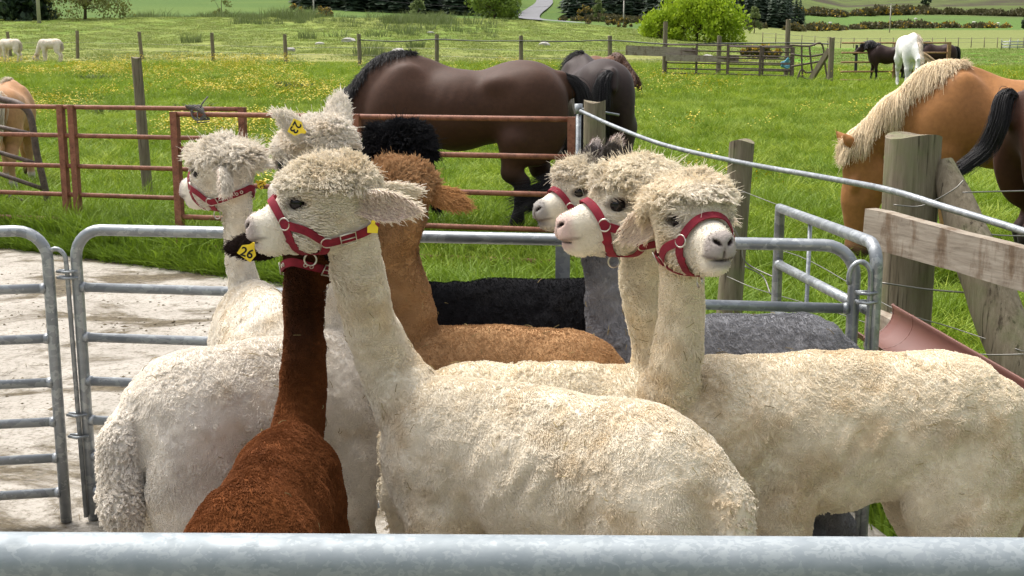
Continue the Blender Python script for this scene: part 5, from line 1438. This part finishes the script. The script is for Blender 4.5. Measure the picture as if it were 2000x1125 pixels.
def pin(label, top, bot):
    root = empty('hurdle_pin', bot, label, 'pin', 'hurdle pins'); top = np.asarray(top, float); mb = MB()
    lp = [top + V3(-.035 + .035 * math.cos(a), 0, .03 + .05 * math.sin(a)) for a in np.linspace(0, 3.6, 12)]
    mb.tube([np.asarray(bot, float), top] + lp[1:], .0085, 8); mb.build('rod', M_GALV, root)
    return root
qp = P(131, 530, 4.25); pin('steel pin with a looped handle linking the left hurdle and the long hurdle', qp, V3(qp[0] + .008, 4.25, -.06))
qp2 = P(1700, 560, 3.84); pin('steel pin with a looped handle at the right end of the long hurdle', qp2, V3(qp2[0], 3.84, -.06))
def loops(label, c_, w_, zs):
    root = empty('pin_bracket', c_, label, 'bracket', 'hurdle pin brackets')
    for i, z in enumerate(zs):
        mb = MB(); o = np.asarray(c_, float) + V3(0, 0, z)
        mb.tube([o + V3(-w_, .0, 0), o + V3(0, -.02, 0), o + V3(w_, 0, 0), o + V3(w_, .018, 0), o + V3(-w_, .018, 0)], .0055, 6); mb.build('loop', M_GALV, root)
loops('small welded loops holding the left pin', V3(qp[0], 4.25, qp[2]), .035, (0, -.022, -.52, -.60))
loops('small welded loops holding the right pin', V3(qp2[0] - .01, 3.84, qp2[2] - .02), .032, (0, -.03))
mb = MB(); q0 = P(1583, 425, 4.5); mb.tube([q0, V3(q0[0], q0[1], .1)], .008, 8); tag(mb.build('steel_rod', M_GALV), 'thin upright steel rod beside the hurdle along the fence', 'rod')
# the rail right in front
nA, nB = P(-500, 1089, 1.135), P(2500, 1106, 1.135)
nr_root = empty('hurdle', (nA + nB) / 2 - V3(0, 0, 1.1), 'spangled galvanised top rail of the hurdle the alpacas stand behind', 'hurdle', None)
mb = MB(); mb.tube([nA * (1 - t) + nB * t for t in np.linspace(0, 1, 12)], .0262, 32); mb.build('rail', M_GALVN, nr_root)
for z in (.26, .46, .64, .80):
    mb = MB(); mb.tube([nA - V3(0, 0, z), nB - V3(0, 0, z)], .0185, 14); mb.build('rail', M_GALVN, nr_root)
for e in (nA, nB):
    mb = MB(); mb.tube([e, V3(e[0], e[1], -.05)], .0262, 14); mb.build('upright', M_GALVN, nr_root)

# wire on the near fence
M_FW = mat_plain('fence_wire', (.22, .21, .19), .45, .7)
fw = empty('fence_wire', foot(1500, 600, 6.6), 'sagging strands of barbed and plain wire between the fence posts', 'wire')
def strand(pts, r0=.0022): mb = MB(); mb.tube(dens(pts, 6), r0, 6); mb.build('strand', M_FW, fw)
strand([P(1420, 362, 6.85), P(1600, 430, 6.0), P(1745, 470, 5.1), P(1900, 492, 4.9), P(2050, 480, 4.7)])
strand([P(1420, 470, 6.8), P(1560, 500, 6.1), P(1740, 600, 5.1), P(1860, 640, 4.95), P(2010, 690, 4.7)])
strand([P(1720, 552, 5.1), P(1820, 566, 5.08), P(1935, 575, 5.0)], .004)
strand([P(1740, 610, 5.1), P(1800, 655, 4.9), P(1900, 690, 4.8), P(2010, 692, 4.7)], .003)
strand([P(1420, 540, 6.8), P(1480, 565, 6.6), P(1600, 600, 6.0), P(1720, 640, 5.2)])
strand([P(1745, 400, 5.1), P(1800, 402, 5.08), P(1860, 372, 5.0), P(1882, 352, 5.0)], .003)
strand([P(1880, 376, 5.0), P(1950, 374, 5.0), P(2050, 372, 5.0)], .003); strand([P(1920, 456, 5.0), P(1960, 460, 5.0), P(2050, 462, 5.0)], .003)
lw_ = empty('loose_wire', P(1450, 520, 6.3), 'loose pale wire end hanging beside the fence post', 'wire')
for pts in ([P(1430, 440, 6.3), P(1448, 475, 6.3), P(1452, 505, 6.3), P(1470, 522, 6.3), P(1520, 545, 6.2)], [P(1455, 520, 6.3), P(1490, 540, 6.3), P(1505, 575, 6.2)]):
    mb = MB(); mb.tube(dens(pts, 6), .004, 6); mb.build('strand', M_FW, lw_)

# far fence across the field ------------------------------------
ff = empty('field_fence', G(700, 46), 'far fence of wooden stakes with a sagging black cable across the field', 'fence')
FP = [(18, 62, 56), (148, 60, 54), (275, 62, 52), (415, 64, 50), (557, 67, 49), (702, 66, 46), (852, 67, 45), (1018, 70, 44), (1193, 70, 43), (1405, 70, 40)]
tops = []
for px_, yt, r_ in FP:
    t = P(px_, yt, r_); post('post', None, V3(t[0], r_, gzs(t[0], r_)), t[2] - gzs(t[0], r_), .075, parent=ff, n=8, lean=(rng.normal(0, .04), 0)); tops.append(t)
for (px_, yt, r_), lab in zip([(1300, 42, 40), (1540, 38, 38.5)], ['', '']):
    t = P(px_, yt, r_); post('post', None, V3(t[0], r_, gzs(t[0], r_)), t[2] - gzs(t[0], r_), .075, parent=ff, n=8)
cab = [P(702, 78, 45.9), P(780, 81, 45.4), P(852, 77, 44.9), P(935, 80, 44.4), P(1018, 80, 43.9), P(1110, 81, 43.4), P(1193, 79, 42.9), P(1300, 86, 39.9), P(1405, 85, 39.9), P(1540, 84, 38.4), P(1625, 86, 36)]
mb = MB(); mb.tube(dens(cab, 6), .022, 6); mb.build('cable', M_CABLE, ff)
for dz in (.55, .85):
    mb = MB(); mb.tube([t - V3(0, 0, dz * .9) for t in tops], .004, 4); mb.build('wire', M_FW, ff)
post_at('short grey post at the far gates, right end of the cable', 1625, 73, 35.5, 11)
def fg(px_, r_, z=0): b = G(px_, r_); return b + V3(0, 0, z)
gate('metal_gate', 'dark brown metal gate leaning between the tall far posts', fg(1296, 39.6), fg(1536, 38.2), [.98, .80, .60, .42, .24, .10], [0, .25, .5, .78, 1], .022, M_OLD, None, .03)
gate('metal_gate', 'second dark metal gate overlapping the first beside the blue rope', fg(1415, 38.6), fg(1540, 37.6), [.95, .68, .48, .30, .12], [0, .5, 1], .022, M_OLD, None, .03)
gate('metal_gate', 'ochre rusty metal gate behind the grazing white horse', fg(1632, 36.5), fg(1838, 36.8), [1.12, .84, .57, .30, .06], [.5, 1], .026, M_YEL, None, .045)
bf = empty('bent_gate', fg(1577, 36.8), 'bent skeletal metal gate with bowed bars, leaning between far posts', 'gate')
for pts in ([(1543, 88), (1580, 90), (1605, 86), (1612, 130), (1617, 160)], [(1566, 88), (1566, 120), (1568, 156)], [(1581, 90), (1585, 130), (1590, 156)], [(1545, 106), (1580, 110), (1608, 106)], [(1557, 156), (1565, 136), (1575, 142), (1588, 140)], [(1560, 148), (1590, 158), (1617, 152)], [(1545, 130), (1590, 122), (1612, 118)]):
    mb = MB(); mb.tube(dens([P(a, b, 36.6) for a, b in pts], 6), .028, 7); mb.build('bar', M_OLD, bf)
board('wooden_strut', 'slanting wooden strut propping the grey far post', P(1582, 158, 36.1), P(1621, 96, 35.6), .14, .12, M_POST, 'strut')
board('wooden_plank', 'wide weathered plank tied across the far fence', P(1222, 98, 39.5), P(1362, 103, 39.4), .30, .05, M_BOARD, 'plank')
board('wooden_plank', 'narrow grey plank below the wide one on the far gate', P(1300, 113, 39.3), P(1443, 116, 38.9), .2, .05, M_BOARD, 'plank')
br = empty('blue_rope', P(1535, 120, 38.1), 'frayed blue rope knotted on the tall far post', 'rope'); mb = MB()
for i in range(4): mb.tube(dens([P(1540 + i, 112 + 3 * i, 38.0), P(1532 - 2 * i, 122, 37.9), P(1526 + i * 3, 130 + i, 37.9), P(1542, 128 + i, 38.0)], 5), .02, 6)
mb.build('strands', M_BLUE, br)
# thin paddock fence on the right and its posts
pfc = empty('paddock_fence', G(1700, 128), 'thin wire paddock fence across the far right field', 'fence')
tp = []
for px_ in range(1480, 2080, 25):
    b = G(px_, 132); mb = MB(); mb.tube([b - V3(0, 0, .1), b + V3(0, 0, 1.1)], .045, 6); mb.build('post', M_POST, pfc); tp.append(b)
for z in (.6, 1.0): mb = MB(); mb.tube([q + V3(0, 0, z) for q in tp], .012, 4); mb.build('wire', M_FW, pfc)
tag(post('iron_stake', None, G(1661, 42), 1.0, .05, M_CABLE, n=8), 'black stake standing behind the ochre gate', 'stake')
pn = empty('sheep_pen', G(1965, 118), 'small grey metal pen in the far paddock', 'pen')
for i, (a, b) in enumerate([((1938, 118), (1985, 118)), ((1938, 124), (1985, 124)), ((1938, 118), (1938, 124)), ((1985, 118), (1985, 124))]):
    for z in (.25, .5, .75):
        mb = MB(); mb.tube([G(*a) + V3(0, 0, z), G(*b) + V3(0, 0, z)], .03, 5); mb.build('rail', M_GALV, pn)
    for k in range(4):
        q = G(a[0] + (b[0] - a[0]) * k / 3, a[1] + (b[1] - a[1]) * k / 3); mb = MB(); mb.tube([q, q + V3(0, 0, .95)], .035, 5); mb.build('post', M_GALV, pn)
# ---------------------------------------------------------------- the alpacas in the pen
def a_grey(col, V, d):
    w = sstep(-.06, -.10, d['hz'] + .012 * vnoise(V * 60, 4)) * d['headm'] + (1 - d['headm'])
    w = np.clip(np.maximum(w, sstep(-.075, -.11, d['hx'])), 0, 1)[:, None]
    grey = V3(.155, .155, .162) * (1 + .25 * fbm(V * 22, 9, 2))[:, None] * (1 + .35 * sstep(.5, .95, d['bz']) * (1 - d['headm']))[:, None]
    dk = (sstep(.03, -.02, d['hx'] + .02 * vnoise(V * 40, 6)) * sstep(.0, .05, d['hz']) * d['headm'])[:, None]
    c = col * (1 - w) + grey * w
    return c * (1 - dk) + V3(.045, .032, .028) * dk
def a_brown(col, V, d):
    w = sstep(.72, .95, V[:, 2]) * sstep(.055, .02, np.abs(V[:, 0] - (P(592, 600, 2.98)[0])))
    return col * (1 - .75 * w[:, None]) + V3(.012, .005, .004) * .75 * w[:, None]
def a_far(col, V, d): return col
EAR_BACK = (((-.95, .42, -.22), (.25, .85, -.15)), ((-.97, -.15, .02), (.1, -.8, .4)))
tagc = {}
ALP = [
 dict(label='cream alpaca in red halter, ears laid back, head before the dark brown one', seed=1, col=(.77, .69, .555), dirty=.06,
      front=(-.30, 3.0), rear=(.475, 2.54), H=.84, tail=.03, head=P(641, 388, 2.80), fwd=(-1, -.10, -.13), hs=.93,
      neck=[P(756, 710, 2.98), P(714, 600, 2.9)], nr=[.069, .056], nt=.052, curl=.06, tl=.017, halter=True, ears=EAR_BACK, earbase=(-.06, .07, -.014), tw_=.007, tn=200, n=110000,
      tagnum='', tagpose=(P(728, 446, 2.72), (.3, -1, .1), (.1, 0, 1)), tagsize=.022),
 dict(label='cream alpaca in red halter facing the front rail, nearest the wooden fence', seed=2, fo=.13, col=(.77, .675, .52), dirty=.08,
      front=(.305, 2.95), rear=(1.297, 2.98), H=.88, tail=.03, head=P(1346, 430, 2.76), fwd=(.25, -.95, .06), hs=.93,
      neck=[P(1316, 740, 2.86), P(1330, 610, 2.84)], nr=[.058, .048], nt=.046, nb=(.13, .082), halter=True, n=110000, tl=.022, curl=.2,
      ears=(((-.9, .3, -.45), (.2, .8, .2)), ((-.74, -.42, -.52), (.55, -.6, -.2))), earL=.135, tw_=.008, nose=(.26, .22, .215)),
 dict(label='cream alpaca with tight curly topknot and pink nose, looking back over the grey one', seed=3, col=(.77, .69, .54), dirty=.08,
      front=(.44, 3.10), tn=12, rear=(-.29, 3.06), H=.82, ws=.82, head=P(1244, 394, 3.0), fwd=(-.96, -.25, -.06), hs=1.0,
      neck=[P(1296, 700, 3.12), P(1262, 560, 3.08)], nr=[.075, .058], nt=.055, halter=True, curl=.22, tl=.020, topknot=(.092, .086, .045), tko=(-.020, 0, .038),
      ears=(((-.95, .2, -.35), (.1, .8, .2)), ((-.95, -.2, -.35), (.1, -.8, .2))), nose=(.55, .36, .33), nosew=.7, n=70000),
 dict(label='white alpaca with upright ears and yellow tag 23 on one ear', seed=4, col=(.78, .72, .63), dirty=-.05,
      front=(-.36, 3.48), rear=(-.985, 2.98), H=.85, head=P(618, 308, 3.40), fwd=(-.72, .52, -.36), hs=1.0,
      neck=[P(684, 650, 3.46), P(650, 480, 3.43)], nr=[.085, .066], nt=.058, n=110000, topknot=(.10, .085, .045), tko=(-.01, 0, .040), tl=.017, curl=.1, nl=1000,
      ears=(((-.10, .85, .62), (.75, .4, .3)), ((-.10, -.42, .92), (.55, -.75, .1))), earbase=(-.035, .060, .036), earL=.14, earin=(.78, .70, .64),
      tagnum='23', tagpose=(P(579, 250, 3.17), (-.05, -1, .15), (.9, 0, -.45)), tagsize=.036, tagrot=R(-6), tail=-.03),
 dict(label='white alpaca with tag 21 looking away over the hurdle, red collar strap with eyelets', seed=5, col=(.76, .70, .60), dirty=-.02,
      front=(-.87, 4.0), rear=(-.67, 3.44), H=.90, ws=.84, head=P(440, 334, 3.95), fwd=(-.80, .48, -.12), hs=.95, halter=True,
      neck=[P(480, 570, 3.97), P(466, 480, 3.97)], nr=[.047, .039], nt=.038, nb=(.12, .07), n=50000, tl=.026,
      earL=.12, ears=(((-.30, .62, -.66), (.5, .5, -.4)), ((-.15, -1, -.25), (.2, -.3, -.9))),
      tagnum='21', tagpose=(P(510, 360, 3.98), (.1, -1, -.1), (-.8, 0, .6)), tagsize=.026, tagrot=R(60)),
 dict(label='dark brown alpaca seen from behind with tag 26 in its black ear', seed=6, col=(.155, .052, .016), dirt=(.6, .55, .5), face=(.06, .025, .015), nose=(.02, .02, .02),
      front=(-.54, 2.98), rear=(-.535, 2.22), H=.74, ws=.90, head=P(614, 456, 3.0), fwd=(.35, .92, -.08), hs=.92, halter=True,
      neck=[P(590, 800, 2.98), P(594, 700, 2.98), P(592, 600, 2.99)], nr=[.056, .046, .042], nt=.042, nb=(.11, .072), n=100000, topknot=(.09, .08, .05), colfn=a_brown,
      ears=(((-.36, .95, -.10), (.8, .35, -.3)), ((-.5, -.8, .1), (.6, -.5, .2))), earcol=(.018, .010, .008), earin=(.05, .03, .025), earL=.15, earbase=(-.05, .07, -.034), ehl=.010, hay=10,
      tagnum='26', tagpose=(P(484, 492, 2.86), (.1, -1, .1), (.6, 0, .8)), tagsize=.036, tagrot=R(17)),
 dict(label='fawn alpaca looking away, its caramel back behind the white ones', seed=7, col=(.40, .235, .115), dirt=(.75, .68, .6), face=(.4, .24, .12),
      front=(-.38, 3.48), rear=(.325, 3.32), H=.845, ws=.8, head=P(778, 384, 3.40), fwd=(-.42, .9, -.08), hs=.95,
      neck=[P(803, 610, 3.44), P(772, 500, 3.41)], nr=[.064, .053], nt=.05, n=60000, tl=.021, curl=.08, droop=.05,
      ears=(((-.2, .8, -.1), (.5, .4, -.2)), ((-.42, -.86, -.42), (.3, -.5, -.6))), earL=.13, earcol=(.40, .21, .085), earin=(.33, .17, .07)),
 dict(label='black alpaca with a round fluffy head behind the fawn one', seed=8, col=(.0085, .0085, .010), face=(.01, .01, .011), nose=(.01, .01, .01),
      front=(-.40, 3.74), rear=(.43, 3.70), H=.925, ws=.84, head=P(778, 312, 3.76), fwd=(-.3, .93, -.1), hs=1.0, topknot=(.094, .094, .082), tko=(-.03, 0, .018), hay=6,
      neck=[P(762, 500, 3.78), P(766, 410, 3.78)], nr=[.08, .062], nt=.06, n=45000, tl=.022, curl=.06,
      ears=(((-.1, .97, -.05), (.5, .3, -.3)), ((-.2, -.25, -.9), (.3, -.6, .2))), earcol=(.010, .009, .010), earin=(.015, .012, .012), tw=1.3),
 dict(label='grey alpaca with white face, dark ears and red halter, near the wooden gate post', seed=9, col=(.74, .66, .52), colfn=a_grey, nose=(.22, .21, .21),
      front=(.25, 3.52), rear=(1.035, 3.56), H=.845, ws=.84, head=P(1150, 370, 3.62), fwd=(-.86, -.42, -.08), hs=.88, halter=True,
      neck=[P(1200, 640, 3.56), P(1184, 510, 3.60)], nr=[.076, .06], nt=.055, n=70000, tl=.026, topknot=(.10, .085, .045),
      ears=(((-.35, .25, .9), (.5, .8, .0)), ((-.55, -.35, .85), (.4, .8, .1))), earbase=(-.03, .05, .045), earL=.14, earcol=(.05, .036, .032), earin=(.30, .27, .25),
      earfn=lambda c, t: c * np.where(t[:, None] > .8, 5, 1)),
]
FAST_ONLY = None
for sp in ALP:
    alpaca(sp)
# ---------------------------------------------------------------- horses and far alpacas
def hz(px, Y): x = P(px, 300, Y)[0]; return x, gzs(x, Y)
GRZ = dict(poll=(1.08, 0, .74), muz=(1.12, 0, .10))
BAY, BAYD, PAL, WHT = (.058, .025, .013), (.036, .022, .019), (.33, .145, .045), (.70, .69, .66)
def H_(px, Y, **kw):
    x, g = hz(px, Y); kw.setdefault('at', (x, Y)); kw.setdefault('g', g); kw = {**GRZ, **kw}; return horse(kw)
H_(893, 10.6, dir=(-1, .05), s=1.03, ls=1.10, ws=1.08, col=BAY, label='bay horse with black mane and tail grazing behind the red gate', ho=.10, step=.10,
   tail=[(-.92, 0, 1.22), (-.96, 0, .98), (-.90, .05, .72), (-.82, .12, .55), (-.68, .2, .42), (-.50, .25, .36)], tailw=.035, tailwild=.16, nt=4000, seed=2, nm=4000, maneL=.13)
H_(1152, 12.6, dir=(-.22, 1), s=1.02, ws=1.0, ls=.9, col=BAYD, label='dark bay horse seen from behind, half hidden by the bay horse', seed=3, tail=[(-.86, .10, 1.25), (-.90, .12, 1.0), (-.88, .12, .7), (-.86, .12, .4)], tailw=.035)
H_(1960, 9.6, dir=(-1, .0), s=1.04, ls=1.08, ws=1.05, col=PAL, points=(.42, .24, .10), label='palomino horse with long flaxen mane grazing behind the strainer post', hair=(.72, .58, .38), tailcol=(.75, .58, .36), maneside=1,
   poll=(1.00, .0, .86), muz=(.99, .02, .06), maneL=.23, nm=7000, hr=.0021, hk=1.3, along=.9, fore=.85, muzcol=(.05, .035, .03), muzw=.9, seed=4, tail=[(-.95, 0, 1.2), (-1.0, 0, .95), (-.8, 0, .75), (-.4, .2, .66), (-.1, .35, .68)])
H_(2205, 8.55, dir=(1, .22), s=1.06, ls=1.05, ws=1.0, col=(.06, .022, .012), label='bay horse at the right edge swishing its black tail towards the palomino', seed=5, nt=5000, tailw=.026, tailwild=.03, ho=.02,
   tailpts=[P(1962, 190, 8.35), P(1948, 245, 8.3), P(1922, 295, 8.3), P(1866, 338, 8.25)])
H_(20, 14.2, dir=(-.18, 1), s=.80, ws=1.12, col=(.42, .22, .10), points=(.40, .26, .15), sock=(.6, .55, .48), label='tan pony seen from behind with long pale tail, at the left edge', hair=(.62, .54, .42), tailcol=(.62, .54, .42), tailw=.085, nt=4500, seed=6, cat='pony',
   tail=[(-.90, 0, 1.28), (-.95, .05, 1.0), (-.92, .12, .7), (-.88, .2, .42)], hr=.0028, legw=.4)
H_(1764, 33, dir=(-.12, -1), s=.92, ws=1.0, col=WHT, points=(.55, .53, .50), label='white horse grazing head-on in front of the ochre gate', hair=(.70, .58, .46), tailcol=(.62, .46, .30), seed=7, hc=.04, hf=.022, hr=.010, nm=500, nt=500, muzcol=(.25, .22, .21), muzw=.6, maneside=1,
   poll=(.98, .10, .72), muz=(1.02, .12, .10), tail=[(-.9, .1, 1.2), (-.95, .4, .95), (-.9, .8, .7), (-.9, 1.0, .45)], tailw=.07, legw=.5)
H_(1722, 36.5, dir=(-1, .15), s=.72, ws=1.2, col=(.030, .014, .011), label='dark brown pony standing head up behind the ochre gate', poll=(.92, 0, 1.45), muz=(1.32, 0, 1.12), hc=.04, hf=.022, hr=.012, nm=500, nt=400, seed=8, cat='pony', arch=.10, maneL=.3)
H_(1815, 38, dir=(-1, -.1), s=.74, ws=1.2, col=(.035, .016, .013), label='dark brown pony mostly hidden behind the grazing white horse', hc=.045, hf=.025, hr=.012, nm=400, nt=400, seed=9, cat='pony')
H_(1182, 29, dir=(.75, -.6), s=.66, ws=1.25, col=(.13, .05, .02), label='shaggy chestnut pony with heavy dark mane grazing by the far fence', hair=(.085, .034, .016), hc=.04, hf=.022, hr=.012, nm=900, nt=400, seed=10, cat='pony', maneL=.75, maneside=0)
for px_, Y_, d_, lab, sd_ in [(100, 50, (-1, .1), 'pale shorn alpaca grazing in the far meadow next to another', 31), (22, 50, (-1, .3), 'pale shorn alpaca grazing behind a stake at the far left', 32)]:
    x = P(px_, 100, Y_)[0]; g_ = gzs(x, Y_); d = unit(V3(*d_, 0)); c_ = V3(x, Y_, g_)
    fr_ = c_ + d * .46; re_ = c_ - d * .46
    alpaca(dict(label=lab, group='alpacas grazing far off', seed=sd_, col=(.72, .65, .55), front=tuple(fr_[:2]), rear=tuple(re_[:2]), H=.92 + 0 * g_, g=0.0, ws=.95,
        neck=[fr_ - V3(0, 0, g_) + d * .05 + V3(0, 0, .55), fr_ - V3(0, 0, g_) + d * .12 + V3(0, 0, .32)], nr=[.09, .07], head=fr_ - V3(0, 0, g_) + d * .2 + V3(0, 0, .16), fwd=tuple(d * .75 + V3(0, 0, -.65)),
        hc=.025, hf=.014, n=4000, rs=3, nl=60, en=100, tl=.03, ears=(((-.5, .6, .5), (.5, .6, .2)), ((-.5, -.6, .5), (.5, -.6, .2)))))
    r_ = [o for o in coll.objects if o.get('label') == lab][0]; r_.location.z += g_
